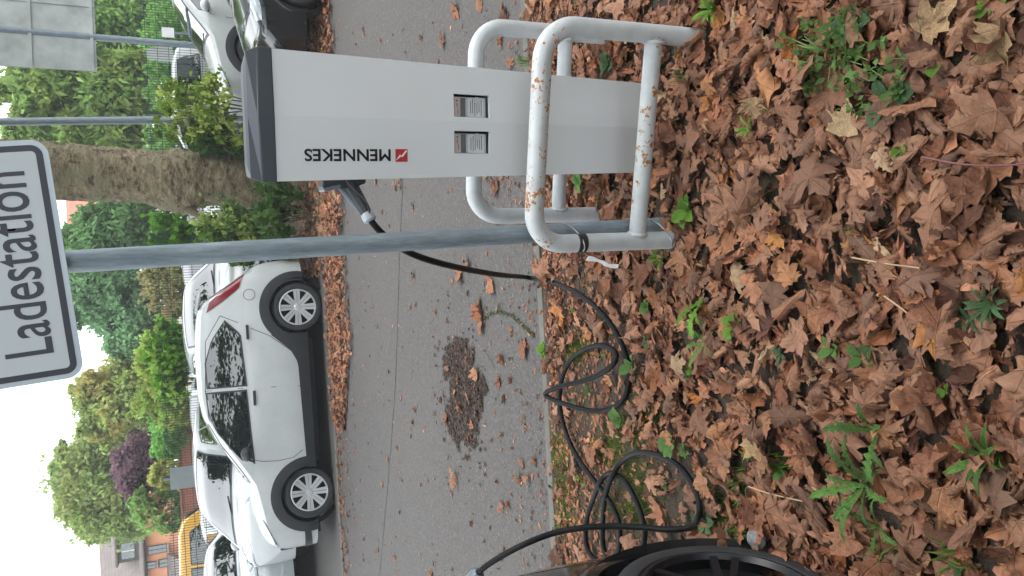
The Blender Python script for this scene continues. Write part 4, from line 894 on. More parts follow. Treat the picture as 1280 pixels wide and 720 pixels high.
def limbs(parent, base, h, r, blobs, mat='twig_bark', lean=(0, 0)):
    m = MB(); b = Vector(base); top = b+Vector((lean[0], lean[1], h)); loc = Vector(parent.location)
    pts = [b+(top-b)*(k/6)+Vector((random.uniform(-.4, .4), random.uniform(-.4, .4), 0))*r*(k > 0) for k in range(7)]
    m.tube([p-loc for p in pts], [r*(1.25-.75*k/6) if k else r*1.5 for k in range(7)], 10)
    o = m.build('trunk', mat, parent, smooth=60)
    for c, rr in blobs:
        for _ in range(2):
            s = pts[random.randint(3, 6)]; e = Vector(c)+Vector([random.uniform(-.5, .5)*q for q in rr]); mid = s.lerp(e, .5)+Vector((0, 0, .1*rr[2]))
            MB().tube([p-loc for p in spline([s, mid, e], 4)], [r*.5*(1-.09*i) for i in range(9)], 6).build('limb', mat, parent, smooth=60)
    return o
def px_blob(x, y, rx, ry, Y, depth=None):
    """ellipsoid whose outline fills about rx (up) by ry (across) photo pixels at distance Y"""
    c = at(x, y, Y); k = Y/FPX*1.06; return (tuple(c), (ry*k, depth or ry*k, rx*k*1.05))
def bg_tree(name, label, blobs_px, Y, n, size, col, cat='tree', trunk=True, group=None, **kw):
    blobs = [px_blob(*b, Y=Y) for b in blobs_px]
    for c, r in list(blobs):       # smaller lobes round the rim keep the outline ragged
        for _ in range(4):
            a = random.uniform(0, 2*pi); f = random.uniform(.75, 1.12); k_ = random.uniform(.22, .48)
            blobs.append(((c[0]+cos(a)*r[0]*f, c[1]+random.uniform(-.6, .6)*r[1], c[2]+sin(a)*r[2]*f), (r[0]*k_, r[1]*k_, r[2]*k_*.8)))
    cx = sum(b[0][0] for b in blobs)/len(blobs); zb = lot_z(0, Y)
    t = thing(name, label, cat, (cx, Y, zb), 0, group); kw['nclump'] = int(kw.get('nclump', 60)*1.5); kw['clump'] = kw.get('clump', .22)*.85
    leaf_crown('crown', blobs, int(n*2.6), size*.6, tuple(v*2.2+.022 for v in col), t, **kw)
    if trunk:
        hz = max(.6, sum(b[0][2] for b in blobs)/len(blobs)-zb); w = max(b[1][0] for b in blobs); limbs(t, (cx, Y, zb-.1), hz, max(.05, .06*w), blobs[:len(blobs_px)])
    return t

# ------------------------------------------------------------------ large plane tree trunk at the far verge
TY = 12.4
tb = at(350, 226, TY); tb.z = lot_z(0, TY)-.05
PT = thing('plane_tree', 'thick old plane tree trunk with flaking bark behind the charging column', 'tree', tb)
m = MB(); nseg = 130; nr = 56; HT = 7.0
cen = [(0, at(350, 226, TY).x), (1.0, at(290, 223, TY).x), (2.0, at(200, 222, TY).x), (3.3, at(80, 215, TY).x), (4.3, at(0, 208, TY).x), (7, at(0, 208, TY).x-.1)]
rad = [(0, .60), (.35, .46), (1.2, .41), (1.7, .42), (2.0, .40), (2.6, .385), (3.4, .42), (4.5, .42), (7, .34)]
for i in range(nseg+1):
    z = HT*i/nseg; cx = interp(cen, z)-tb.x; r0 = interp(rad, z)
    for j in range(nr):
        a = 2*pi*j/nr; q = Vector((cos(a)*1.7, sin(a)*1.7, z*1.5)); q2 = Vector((cos(a)*4, sin(a)*4, z*5.0))
        r = r0*(1+.12*noise.noise(q)+.07*noise.noise(q2)+.035*noise.noise(q2*2.3)) + .05*max(0, .7-z)*cos(a*5+1)
        if 1.35 < z < 2.2: r += .10*max(0, cos(a-pi))**3*sin((z-1.35)/.85*pi)*(1 if z > 1.5 else .6)
        m.v.append((cx+r*cos(a), r*sin(a), z))
m.f = [(i*nr+j, i*nr+(j+1) % nr, (i+1)*nr+(j+1) % nr, (i+1)*nr+j) for i in range(nseg) for j in range(nr)]
m.build('trunk', 'plane_bark', PT, smooth=70)
s0 = at(232, 258, TY-.1)-tb; s1 = at(255, 274, TY-.3)-tb
MB().tube([s0+Vector((.15, .1, .12)), s0, s0.lerp(s1, .6), s1], [.12, .085, .05, .035], 10).build('broken_stub', 'twig_bark', PT, smooth=50)
tl = Vector((interp(cen, 6.9)-tb.x, 0, 6.9)); cblobs = []
for a, l, up in ((.3, 3.2, 2.2), (1.5, 2.8, 2.6), (2.7, 3.0, 2.0), (4.0, 2.6, 2.4), (5.2, 3.0, 2.2), (0, .3, 3.8)):
    e = tl+Vector((cos(a)*l, sin(a)*l, up)); MB().tube(spline([tl-Vector((0, 0, .4)), tl.lerp(e, .5)+Vector((0, 0, .3)), e], 5), [.20-.014*i for i in range(11)], 8).build('limb', 'plane_bark', PT, smooth=60)
    cblobs.append((tuple(e+tb), (1.7, 1.7, 1.2)))
for q_ in range(24):  # latter half added leftwards, out of view, to darken windscreen reflections
    a = random.uniform(0, 6.28) if q_ < 12 else random.uniform(2.3, 3.5); l = random.uniform(2.5, 6) if q_ < 12 else random.uniform(4, 9); cblobs.append(((tb.x+cos(a)*l, tb.y+sin(a)*l, random.uniform(8.8, 14)), (1.8, 1.8, 1.3)))
    e = Vector(cblobs[-1][0])-tb; MB().tube(spline([tl-Vector((0, 0, .2)), tl.lerp(e, .5)+Vector((0, 0, .5)), e], 5), [.13-.010*i for i in range(11)], 7).build('limb', 'plane_bark', PT, smooth=60)
leaf_crown('crown', cblobs, 32000, .20, (.075, .12, .028), PT, clump=.3, nclump=110)

# ------------------------------------------------------------------ shrubs and weeds around the trunk
def shrub(label, blobs_px, Y, n, size, col, name='shrub', **kw):
    blobs = [px_blob(*b, Y=Y) for b in blobs_px]; cx = sum(b[0][0] for b in blobs)/len(blobs); zb = lot_z(0, Y)
    t = thing(name, label, 'shrub', (cx, Y, zb)); leaf_crown('foliage', blobs, n, size, col, t, **kw); m = MB()
    for k in range(7):
        c, r = random.choice(blobs); e = Vector(c)+Vector([random.uniform(-.7, .7)*q for q in r])-Vector((cx, Y, zb))
        m = MB(); s = Vector((random.uniform(-.15, .15), random.uniform(-.1, .1), -.03)); m.tube(spline([s, s.lerp(e, .5)+Vector((0, 0, .1)), e], 4), [.014-.001*i for i in range(9)], 5); m.build('stem', 'twig_bark', t, smooth=60)
    return t
shrub('light green leafy shrub growing right of the plane trunk in front of the metal pole', [(240, 140, 28, 30), (216, 118, 14, 18), (268, 125, 22, 22), (285, 165, 22, 16), (208, 155, 12, 16), (255, 100, 14, 12)], 11.6, 1900, .062, (.135, .22, .03), col2=(.19, .24, .05), clump=.24, nclump=80, aspect=1.25)
shrub('dark green undergrowth at the right foot of the plane trunk', [(262, 175, 22, 18), (300, 182, 16, 12)], 11.9, 1100, .075, (.05, .11, .028), clump=.26, nclump=40)
shrub('green bramble growing between the plane trunk and the sign post', [(285, 282, 30, 26), (318, 300, 22, 22), (262, 300, 16, 18), (300, 318, 18, 12)], 11.5, 2100, .072, (.085, .16, .03), col2=(.15, .2, .05), clump=.26, nclump=60, aspect=1.3)
shrub('low green herbs at the foot of the trunk beside the leaf drift', [(345, 225, 16, 26), (352, 255, 16, 22), (335, 280, 14, 22), (352, 300, 10, 18)], 10.9, 1500, .07, (.065, .135, .03), clump=.3, nclump=50)
def grass_tuft(label, base, n, h, col, group=None, w=.006):
    V, F, T = [], [], []; k = 0
    for i in range(n):
        a = rng.uniform(0, 2*pi); l = h*rng.uniform(.5, 1.1); sp = rng.uniform(.15, .8); d = np.array([cos(a), sin(a), 0]); s = np.array([-sin(a), cos(a), 0])*w
        p0 = np.array([rng.normal(0, .02), rng.normal(0, .02), -.01]); P = [p0, p0+d*l*.3*sp+[0, 0, l*.55], p0+d*l*.85*sp+[0, 0, l*(.95-.5*sp)]]
        V += [P[0]-s, P[0]+s, P[1]-s*.8, P[1]+s*.8, P[2]]; F += [(k, k+1, k+3), (k, k+3, k+2), (k+2, k+3, k+4)]; c = np.array(col)*rng.uniform(.7, 1.3); T += [c]*5; k += 5
    me = fast_mesh('grass_tuft', np.array(V), np.array(F), None, np.array(T)); me.materials.append(MATS['foliage']); o = link(bpy.data.objects.new('grass_tuft', me)); o.location = base
    return tag(o, label, 'grass', group)
grass_tuft('bright grass tuft on the leafy verge by the plane trunk', gnd(384, 245), 160, .34, (.085, .20, .03), w=.008)

# ------------------------------------------------------------------ poles and signs behind the road
p1 = at(185, 150, 12.9); pp = thing('metal_pole', 'slim grey metal pole rising behind the light green shrub', 'pole', (p1.x, 12.9, lot_z(0, 12.9)-.05))
dx = at(0, 153, 12.9).x-at(185, 150, 12.9).x
MB().tube([(-.05, 0, 0), (0, 0, 2.0), (dx, 0, 4.2), (dx*1.5, 0, 6.2)], [.062, .06, .056, .05], 16).build('shaft', 'galvanised', pp, smooth=50)
MB().tube([(-.05, 0, .02), (-.05, 0, .12)], .09, 16).build('foot_collar', 'galvanised', pp, smooth=40); MB().tube([(dx*1.5, 0, 6.2), (dx*1.5, 0, 6.26)], [.054, .03], 16).build('end_cap', 'galvanised', pp, smooth=40)
SY = 15.2
b0, b1 = at(258, 58, SY), at(0, 37, SY); g = Vector((b0.x-.02, SY, lot_z(0, SY)))
bp = thing('traffic_sign', 'large grey sign on a thick post seen from behind, above the white SUV', 'sign', g)
MB().tube([(0, 0, -.05), b0-g, b1-g, (b1-g)+(b1-b0)*.35], .058, 18).build('post', 'galvanised', bp, smooth=50)
q0, q1, q2 = at(121, 89, SY-.07)-g, at(117, -8, SY-.07)-g, at(-30, 82, SY-.07)-g
ux = (q1-q0).normalized(); uz = Vector((0, 0, 1)); uz = (uz-ux*uz.dot(ux)).normalized(); Wd = (q1-q0).length; Hd = 1.9
Mb = Matrix((ux, ux.cross(uz)*-1, uz)).transposed().to_4x4(); Mb.translation = q0
bo = MB().box((Wd/2, .05, Hd/2), (Wd, .006, Hd)).build('panel', 'sign_back', bp); bo.data.transform(Mb)
for n_, (c, s) in enumerate((((Wd*.5, .035, .06), (Wd, .03, .05)), ((Wd*.5, .035, 1.0), (Wd, .03, .05)), ((Wd*.84, .040, Hd/2), (.03, .016, Hd)), ((.03, .040, Hd/2), (.05, .018, Hd)), ((Wd-.03, .040, Hd/2), (.05, .018, Hd)))):
    o = MB().box(c, s).build('rail' if n_ < 2 else 'edge_profile', 'sign_back', bp); o.data.transform(Mb)

# ------------------------------------------------------------------ wire fence
FY = 16.2
FN = thing('wire_fence', 'tall green wire mesh fence between the parked cars and the lot', 'fence', (0, FY, .2)); FH = 2.1
zt_ = at(203, 520, FY).z-.2; FH = zt_
posts = [at(230, 595, FY).x+k*(at(230, 443, FY).x-at(230, 595, FY).x) for k in range(-4, 7)]
pm0 = MB().box((0, .03, FH/2), (.06, .04, FH+.10)).build('post', 'fence_green', FN); pm0.location = (posts[0], 0, 0)
for x in posts[1:]:
    c = pm0.copy(); COL.objects.link(c); c.parent = FN; c.location = (x, 0, 0)
wd = posts[1]-posts[0]; m = MB(); r = .0042
for k in range(int(wd/.05)+1): m.box((k*.05, 0, FH/2), (r*2, r*2, FH))
for k in range(int(FH/.2)+1): m.box((wd/2, -.006, .02+k*.2), (wd, r*2, r*2.4)); m.box((wd/2, .006, .02+k*.2), (wd, r*2, r*2.4))
w0 = m.build('wire_panel', 'fence_green', FN, fixn=False); w0['kind'] = 'stuff'; w0.location = (posts[0], 0, 0)
for x in posts[1:-1]:
    c = w0.copy(); COL.objects.link(c); c.parent = FN; c.location = (x, 0, 0)
def board(name, label, px, py, Y, w, h, mat, postz=None):
    p = at(px, py, Y); t = thing(name, label, 'sign', (p.x, Y, .2)); box_obj('panel', mat, (0, -.02, p.z-.2), (w, .012, h), t); 
    MB().tube([(0, 0, -.02), (0, 0, p.z-.2+(postz or h/2))], .022, 8).build('post', 'galvanised', t, smooth=50); return t
board('notice_board', 'grey upright board fixed to a green fence post above the SUV roof', 233, 596, FY-.06, .42, .58, 'board_grey', .42)
board('notice_board', 'small white square notice on the wire fence beside the large sign', 210, 41, FY-.06, .19, .22, 'white_print')
rs = at(206, 69, 19.0); rt = thing('traffic_sign', 'round sign above a square plate, seen from behind through the fence', 'sign', (rs.x, 19.0, .2))
MB().tube([(0, 0, 0), (0, 0, at(184, 68, 19).z-.2)], .03, 10).build('post', 'galvanised', rt, smooth=50)
MB().lathe([(0, -.05), (.145, -.05), (.145, -.038), (0, -.038)], 28, Matrix.Translation((0, 0, at(191, 68, 19).z-.2))).build('round_plate', 'sign_back', rt, smooth=30)
box_obj('square_plate', 'sign_back', (0, -.045, rs.z-.2), (.36, .012, .34), rt)

# ------------------------------------------------------------------ hedges, climbers and trees behind the fence
shrub('bright green climber covering the wire fence behind the SUV roof', [(212, 440, 18, 24), (203, 455, 14, 18), (216, 478, 12, 14), (210, 416, 12, 14)], FY+.25, 2400, .10, (.10, .24, .025), col2=(.16, .26, .04), clump=.3, nclump=60, aspect=1.3)
shrub('bright green climber on the fence left of the plane trunk', [(212, 288, 22, 20), (228, 300, 14, 12), (205, 300, 14, 10)], FY+.25, 1300, .10, (.10, .25, .025), clump=.3, nclump=40, aspect=1.3)
def hedge(label, blobs, Y, n, size, col, **kw):
    return bg_tree('hedge_bush', label, blobs, Y, n, size, col, 'hedge', trunk=True, **kw)
for o in cE.children:
    if o.name.startswith('tail_light'): o.data.materials[0] = MATS['bright_red']
hedge('brownish clipped hedge with a pointed top behind the fence', [(215, 362, 26, 26), (205, 350, 18, 14), (228, 390, 18, 20), (224, 335, 18, 16)], 21, 3800, .11, (.13, .135, .05), clump=.2, nclump=80, col2=(.18, .15, .07))
hedge('yellow green shrubs behind the fence above the SUV roof', [(195, 440, 18, 24), (205, 480, 20, 26), (190, 500, 22, 18), (215, 510, 14, 20)], 23, 3000, .14, (.13, .19, .035), col2=(.17, .21, .04), nclump=70)
hedge('dense bright green clipped bush behind the fence', [(212, 540, 15, 30), (205, 525, 12, 14), (206, 555, 12, 16)], 24, 5200, .11, (.075, .165, .035), clump=.16, nclump=110)
hedge('yellow leaved shrub between the green bush and the purple tree', [(207, 590, 15, 12), (215, 600, 10, 10)], 23.5, 700, .14, (.16, .17, .04), nclump=22)
bg_tree('plum_tree', 'dark purple leaved plum tree behind the fence', [(180, 585, 22, 30), (172, 570, 20, 20), (195, 605, 18, 22), (168, 600, 12, 16)], 27, 4200, .17, (.062, .032, .043), clump=.24, nclump=80)
bg_tree('rose_bush', 'green rose bush behind the fence, covered in orange pink flowers', [(198, 634, 20, 22), (214, 640, 12, 18), (184, 632, 14, 16), (220, 626, 10, 14)], 26, 3000, .16, (.085, .15, .035), nclump=70)
rb = [o for o in bpy.data.objects if o.name.startswith('rose_bush')][0]
fl = [px_blob(*b, Y=25.6) for b in ((190, 628, 10, 12), (198, 640, 12, 12), (186, 642, 8, 8), (206, 632, 8, 10))]
rbf = leaf_crown('flowers', fl, 150, .13, (.55, .30, .20), rb, clump=.5, nclump=60, aspect=1.0); rbf['kind'] = 'stuff'
bg_tree('tall_tree', 'large yellowish green broadleaf tree behind the purple plum tree', [(120, 605, 36, 42), (150, 570, 38, 34), (112, 636, 24, 28), (150, 634, 36, 30), (100, 600, 22, 26), (172, 640, 20, 18), (165, 545, 28, 20)], 36, 15000, .24, (.115, .165, .042), col2=(.15, .18, .05), clump=.24, nclump=190)
bg_tree('tall_tree', 'yellow tinged broadleaf tree to the right of the large tree, behind the fence', [(140, 500, 32, 30), (165, 480, 26, 26), (165, 520, 28, 22), (120, 520, 20, 20), (112, 490, 14, 16)], 33, 8500, .22, (.13, .17, .045), col2=(.21, .19, .055), clump=.26, nclump=110)
bg_tree('tall_tree', 'bluish green dense tree behind the fence left of the sign post', [(150, 385, 34, 38), (125, 365, 32, 30), (170, 420, 26, 26), (110, 345, 26, 24), (175, 350, 26, 30), (100, 385, 14, 18), (165, 435, 22, 12)], 33, 12000, .22, (.075, .145, .065), clump=.22, nclump=160)
bg_tree('pine_tree', 'dark green pine showing between the plane trunk and the sign post', [(150, 300, 30, 28), (130, 285, 30, 24), (165, 275, 26, 22), (110, 310, 24, 26), (95, 320, 16, 20)], 30, 7500, .2, (.055, .115, .035), clump=.24, nclump=110, aspect=2.2)
bg_tree('fir_tree', 'big soft green fir beside the slim pole, reaching into the sky', [(110, 125, 46, 38), (150, 140, 40, 36), (60, 118, 32, 30), (25, 115, 22, 24), (150, 105, 36, 28), (80, 165, 40, 24), (130, 168, 40, 22), (40, 160, 24, 16)], 27, 17000, .2, (.095, .155, .036), clump=.24, nclump=220, aspect=2.2, droop=.3, col2=(.13, .18, .04))
bg_tree('tall_tree', 'light green tree behind the large grey sign', [(150, 30, 40, 40), (120, 50, 40, 34), (170, 60, 30, 34), (60, 20, 60, 40), (185, 20, 22, 30)], 29, 12000, .22, (.10, .175, .04), clump=.25, nclump=150, col2=(.06, .13, .035))
hedge('green hedge behind the fence right of the slim pole', [(215, 90, 22, 34), (215, 40, 22, 34), (225, 10, 20, 26), (205, 60, 18, 30)], 22, 4600, .13, (.085, .18, .035), nclump=80)
hedge('green hedge behind the fence and the plane trunk', [(212, 185, 22, 30), (215, 235, 20, 24), (218, 150, 20, 24)], 23, 3600, .13, (.075, .15, .035), nclump=60)

# ------------------------------------------------------------------ houses and brick wall
def house(name, label, c, w, d, eave, ridge, wall, tiles, rz=0.0, hip=.0, over=.35):
    t = thing(name, label, 'house', c, rz); m = MB(); hx, hy = w/2, d/2
    m.box((0, 0, eave/2), (w, d, eave))
    if hip < .01: m.add([(-hx, -hy, eave), (-hx, hy, eave), (-hx, 0, ridge-.15), (hx, -hy, eave), (hx, hy, eave), (hx, 0, ridge-.15)], [(0, 1, 2), (3, 5, 4), (0, 2, 5, 3), (1, 4, 5, 2), (0, 3, 4, 1)])
    m.build('wall', wall, t, fixn=True); ox, oy = hx+over, hy+over; ez = eave-.18
    rf = MB(); r0, r1 = -ox+hip, ox-hip
    V = [(-ox, -oy, ez), (ox, -oy, ez), (ox, oy, ez), (-ox, oy, ez), (r0, 0, ridge), (r1, 0, ridge)]
    V += [(x, y, z-.16) for x, y, z in V]
    rf.add(V, [(0, 1, 5, 4), (2, 3, 4, 5), (1, 2, 5), (3, 0, 4), (6, 10, 11, 7), (8, 11, 10, 9), (7, 11, 8), (9, 10, 6), (0, 6, 7, 1), (1, 7, 8, 2), (2, 8, 9, 3), (3, 9, 6, 0)])
    o = rf.build('roof', tiles, t); MB().tube([(-ox, -oy-.06, ez-.05), (ox, -oy-.06, ez-.05)], .07, 8).build('gutter', 'dark_frame', o, smooth=60); return t, o
def hwin(t, x, z, w, h, y, arch=False):
    o = MB().box((x, y-.02, z), (w+.08, .10, h+.08)).build('window', 'dark_frame', t); box_obj('pane', 'house_glass', (x, y-.074, z), (w, .012, h), o)
    MB().box((x, y-.085, z), (.03, .02, h)).build('mullion', 'dark_frame', o); box_obj('sill', 'pink_render', (x, y-.10, z-h/2-.08), (w+.12, .20, .05), o)
HY = 44
ev = at(174, 690, HY); hz0 = lot_z(0, HY)
H1, H1r = house('orange_house', 'orange rendered house with grey tiled roof and dormer behind the yellow van', (ev.x-2.2, HY+4, hz0), 9.5, 8, ev.z-hz0, at(131, 690, HY+2).z-hz0+.5, 'orange_render', 'grey_tiles', radians(2), hip=2.2)
def hl(px, py): p = at(px, py, HY); return p.x-(ev.x-2.2), p.z-hz0
for px, py, w_, h_ in ((197, 690, .36, .85), (189.5, 710, .28, .4), (211, 706, .36, .85), (200, 735, .6, 1.1)):
    x, z = hl(px, py); hwin(H1, x, z, w_, h_, -4.0)
x, z = hl(160, 692)
dm = MB().box((x, -2.9, z), (1.15, 2.2, .95)).build('dormer', 'dark_frame', H1); box_obj('pane', 'house_glass', (x, -4.03, z), (.8, .04, .6), dm); MB().box((x, -2.9, z+.53), (1.45, 2.6, .10)).build('dormer_roof', 'grey_tiles', dm); MB().box((x, -4.05, z), (.05, .05, .62)).build('mullion', 'window_frame', dm)
x, z = hl(144, 685); MB().box((x, -2.55, z), (.45, .5, .12), Matrix.Rotation(radians(35), 3, 'X')).build('skylight', 'window_frame', H1r)
x, z = hl(217, 716); MB().add([(x-2, -6.2, z-.6), (x+.9, -6.2, z-.6), (x+.9, -4.0, z+.3), (x-2, -4.0, z+.3), (x-2, -6.2, z-.75), (x+.9, -6.2, z-.75), (x+.9, -4.0, z+.15), (x-2, -4.0, z+.15)], [(0, 1, 2, 3), (7, 6, 5, 4), (0, 4, 5, 1), (1, 5, 6, 2), (2, 6, 7, 3), (3, 7, 4, 0)]).build('porch_roof', 'grey_tiles', H1)
for k in (-1.8, .7): MB().box((x+k, -6.0, (z-.75)/2), (.14, .14, z-.75)).build('porch_post', 'dark_frame', H1)
rp = at(112, 258, 46); house('red_roof_house', 'house with an orange red tiled roof showing left of the plane trunk', (rp.x+1.2, 50, hz0), 5.5, 8, at(135, 258, 46).z-hz0, at(92, 250, 50).z-hz0+.4, 'white_render', 'red_tiles', radians(3))
rp = at(165, 450, 52); house('grey_roof_house', 'small pale gable with grey roof between two background trees', (rp.x, 55, hz0), 5.0, 6, at(178, 450, 52).z-hz0, at(158, 450, 55).z-hz0+.3, 'white_render', 'grey_tiles', radians(90))
rp = at(195, 2, 30); H4, _ = house('pale_house', 'pale pinkish building with white windows behind the hedge and large sign', (rp.x+2.6, 34, hz0), 6.0, 6, at(150, 0, 31).z-hz0, at(110, 0, 33).z-hz0, 'pink_render', 'grey_tiles')
for px, py in ((215, 4), (213, -20)):
    p = at(px, py, 31); hwin(H4, p.x-(rp.x+2.6), p.z-hz0, .8, 1.1, -3.0)
bw0, bw1 = at(231, 690, 25), at(231, 500, 25); zz = at(227, 600, 25).z-.2
bwl = thing('brick_wall', 'low red brick wall behind the wire fence and the clipped bush', 'wall', ((bw0.x+bw1.x)/2, 25, .2)); box_obj('wall_face', 'red_brick', (0, 0, zz/2), (bw1.x-bw0.x, .24, zz), bwl); box_obj('coping', 'red_brick', (0, 0, zz+.035), (bw1.x-bw0.x+.04, .30, .06), bwl)

# ------------------------------------------------------------------ trees and hedge behind the viewer (they show in car windows and shade the front faces)
for k, (x, y) in enumerate(((-8.0, -4.6), (-2.2, -6.0), (4.4, -4.4), (11, -4.5), (-14, -4.5))):
    t = thing('plane_tree', ('plane tree standing %s on the viewer side of the road' % ['well left of the charging car', 'straight behind the leaf strip', 'right of the leaf strip', 'far right along the leaf strip', 'far left along the leaf strip'][k]), 'tree', (x, y, 0)); bl = [((x+random.uniform(-3.0, 3.0), y+random.uniform(-2.0, 2.0), random.uniform(5.5, 17)), (2.2, 2.0, 1.5)) for _ in range(15)]
    leaf_crown('crown', bl, 11000, .26, (.075, .12, .028), t, clump=.3, nclump=150); limbs(t, (x, y, -.1), 11.0, .3, bl[:5], 'plane_bark')
t = thing('hedge', 'long dark green hedge added out of view behind the viewer for car window reflections', 'hedge', (0, -14, 0)); leaf_crown('foliage', [((x, -14, 1.3), (1.4, .8, 1.4)) for x in range(-20, 21, 2)], 9000, .22, (.05, .09, .025), t, clump=.3, nclump=260)  # added so car windows reflect foliage instead of the bright horizon
for x in range(-19, 20, 2): MB().tube([(x, 0, -.1), (x+.1, 0, 1.2)], [.05, .03], 6).build('stem', 'twig_bark', t, smooth=60)

# ------------------------------------------------------------------ weeds in the leaf carpet
def blade_mesh(name, kind):
    m = MB(); n = 14 if kind == 'lobed' else 8; P = []
    for i in range(n+1):
        s = i/n
        if kind == 'lobed': w = (.03+.11*s*(1.2-s)*1.9)*((.75+.35*((i*7) % 5)/4) if i % 2 else .36) if i < n else .0
        elif kind == 'ovate': w = 0 if i == n else (.018 if s < .18 else .30*sin(pi*min(1, (s-.12)/.88))**.8)
        else: w = 0 if i == n else .085*sin(pi*(.12+.88*s))**.7
        y = s - (.05 if kind == 'lobed' and i % 2 else 0); z = .42*sin(pi*s*.72)*s**.5 - .1*s*s
        if kind == 'ovate': z = .55*s-.42*s*s
        P += [(-w, y, z+w*.30), (0, y+(.04 if kind == 'lobed' and i % 2 else 0), z), (w, y, z+w*.34)]
    m.v = P; m.f = [(3*i+j, 3*i+j+1, 3*i+3+j+1, 3*i+3+j) for i in range(n) for j in (0, 1)]
    me = bpy.data.meshes.new(name); me.from_pydata(m.v, [], m.f); uvl = me.uv_layers.new(name='UVMap')
    for l in me.loops: c = me.vertices[l.vertex_index].co; uvl.data[l.index].uv = (c.x, c.y)
    me.polygons.foreach_set('use_smooth', [True]*len(me.polygons)); return me
BM_ = {}
def blade(kind, mat):
    if (kind, mat) not in BM_:
        me = blade_mesh('leaf', kind); me.materials.append(MATS[mat]); BM_[(kind, mat)] = me
    return BM_[(kind, mat)]
def weed(label, px, py, kind, n, L, mat='weed_green', a0=0, a1=2*pi, lift=.03, steep=0.0, name='weed', cat='weed', h=0.0):
    g = gnd(px, py); t = thing(name, label, cat, (g.x, g.y, lift))
    for i in range(n):
        o = bpy.data.objects.new('leaf', blade(kind, mat)); a = a0+(a1-a0)*(i+random.uniform(.2, .8))/n; k = L*random.uniform(.65, 1.1)
        hh = h*(i+.5)/n if h else 0
        o.scale = (k*random.uniform(.85, 1.2), k, k); o.rotation_euler = (steep+random.uniform(-.15, .3), random.uniform(-.25, .25), a); o.location = (0, 0, hh); link(o, t)
    if h: MB().tube([(0, 0, -.03), (.004, 0, h*.5), (0, .006, h)], [.003, .0025, .0015], 6).build('stem', 'stem_green', t, smooth=60)
    return t
W_ = [("large dandelion rosette with jagged leaves spread towards the cable loops", 1092, 604, 'lobed', 10, .15, 'weed_green', 0, 6.28, .1),
 ("dandelion with upright jagged leaves just right of the large rosette", 1108, 535, 'lobed', 6, .15, 'weed_green', 0, 6.28, .35),
 ("plant with slender pointed leaves near the strip's left corner", 1248, 568, 'lance', 8, .095, 'weed_green', 0, 6.28, .3),
 ("small leafy rosette just below the twisted cable loop", 786, 522, 'ovate', 10, .065, 'weed_green', 0, 6.28, .25),
 ("leafy seedling cluster between the twisted loop and the wide cable loop", 850, 552, 'ovate', 7, .07, 'weed_green', 0, 6.28, .2),
 ("long jagged dandelion leaves below the sign post and torn strip", 890, 372, 'lobed', 4, .17, 'weed_bright', 1.0, 2.4, .25),
 ("jagged weed with small leaves just beyond the long dandelion leaves", 893, 425, 'lobed', 7, .10, 'weed_green', 0, 6.28, .2),
 ("round leaved green seedling right at the foot of the sign post", 872, 262, 'ovate', 9, .07, 'weed_bright', 0, 6.28, .25),
 ("broad green leaf sprig standing alone in the brown leaves", 1092, 445, 'ovate', 4, .06, 'weed_green', 0, 6.28, .4),
 ("tiny two leaf seedling beside the lone broad leaf sprig", 1056, 434, 'ovate', 4, .055, 'weed_green', 0, 6.28, .4),
 ("narrow leaved bluish weed at the strip's middle foreground", 1250, 378, 'lance', 12, .062, 'weed_blue_green', 0, 6.28, .2),
 ("narrow leaved weed below the bluish one", 1225, 398, 'lance', 6, .06, 'weed_blue_green', 0, 6.28, .1),
 ("single bright green oval leaf standing among brown leaves", 1186, 82, 'ovate', 1, .075, 'weed_bright', 1.2, 2.2, .5),
 ("pale green sprig with drooping oval leaves near the lying stem", 1143, 182, 'ovate', 4, .055, 'weed_bright', .5, 3.0, .4),
 ("small green weed between the herb patch and the barrier foot", 950, 162, 'lance', 8, .06, 'weed_bright', 0, 6.28, .4),
 ("dark round leaves beside the feathery herb patch", 1085, 30, 'ovate', 8, .07, 'weed_blue_green', 0, 6.28, .15),
 ("broad dark leaf beneath the feathery herb patch", 1122, 125, 'ovate', 3, .09, 'weed_blue_green', 0, 6.28, .15),
 ("large green leaf at the far right end of the leaf strip", 1262, 4, 'ovate', 4, .07, 'weed_bright', 0, 6.28, .2),
 ("green herb behind the front barrier, right of the column", 772, 80, 'ovate', 13, .065, 'weed_blue_green', 0, 6.28, .3),
 ("green herb between the column and the sign post", 735, 228, 'ovate', 11, .06, 'weed_green', 0, 6.28, .3),
 ("small herb at the road edge under the hanging cable", 690, 436, 'ovate', 8, .06, 'weed_bright', 0, 6.28, .25),
 ("two leaf sprig inside the sweep of the cable", 803, 456, 'ovate', 5, .07, 'weed_green', 0, 6.28, .3),
 ("low broad leaved weed beside the black tyre", 893, 652, 'ovate', 8, .055, 'weed_blue_green', 0, 6.28, .1),
 ("low jagged weed below the large rosette beside the tyre", 1110, 655, 'lobed', 5, .10, 'weed_green', 0, 6.28, .1),
 ("fine leaved weed at the foot of the barrier's left leg", 838, 322, 'lance', 14, .055, 'weed_bright', 0, 6.28, .4),
 ("bright weed at the outer edge of the leaf carpet near the barrier's right foot", 905, 12, 'lance', 16, .075, 'weed_bright', 0, 6.28, .4),
 ("small oval leaved weed left of the long dandelion leaves", 928, 405, 'ovate', 5, .06, 'weed_bright', 0, 6.28, .2)]
for k in range(26):
    px_, py_ = random.choice(((random.uniform(700, 1000), random.uniform(380, 650)), (random.uniform(720, 1270), random.uniform(5, 715))))
    W_.append(("tiny green seedling sprouting between the brown leaves", px_, py_, random.choice(('ovate', 'ovate', 'lance')), random.randint(3, 6), random.uniform(.022, .045), random.choice(('weed_green', 'weed_bright', 'weed_blue_green')), 0, 6.28, .3))
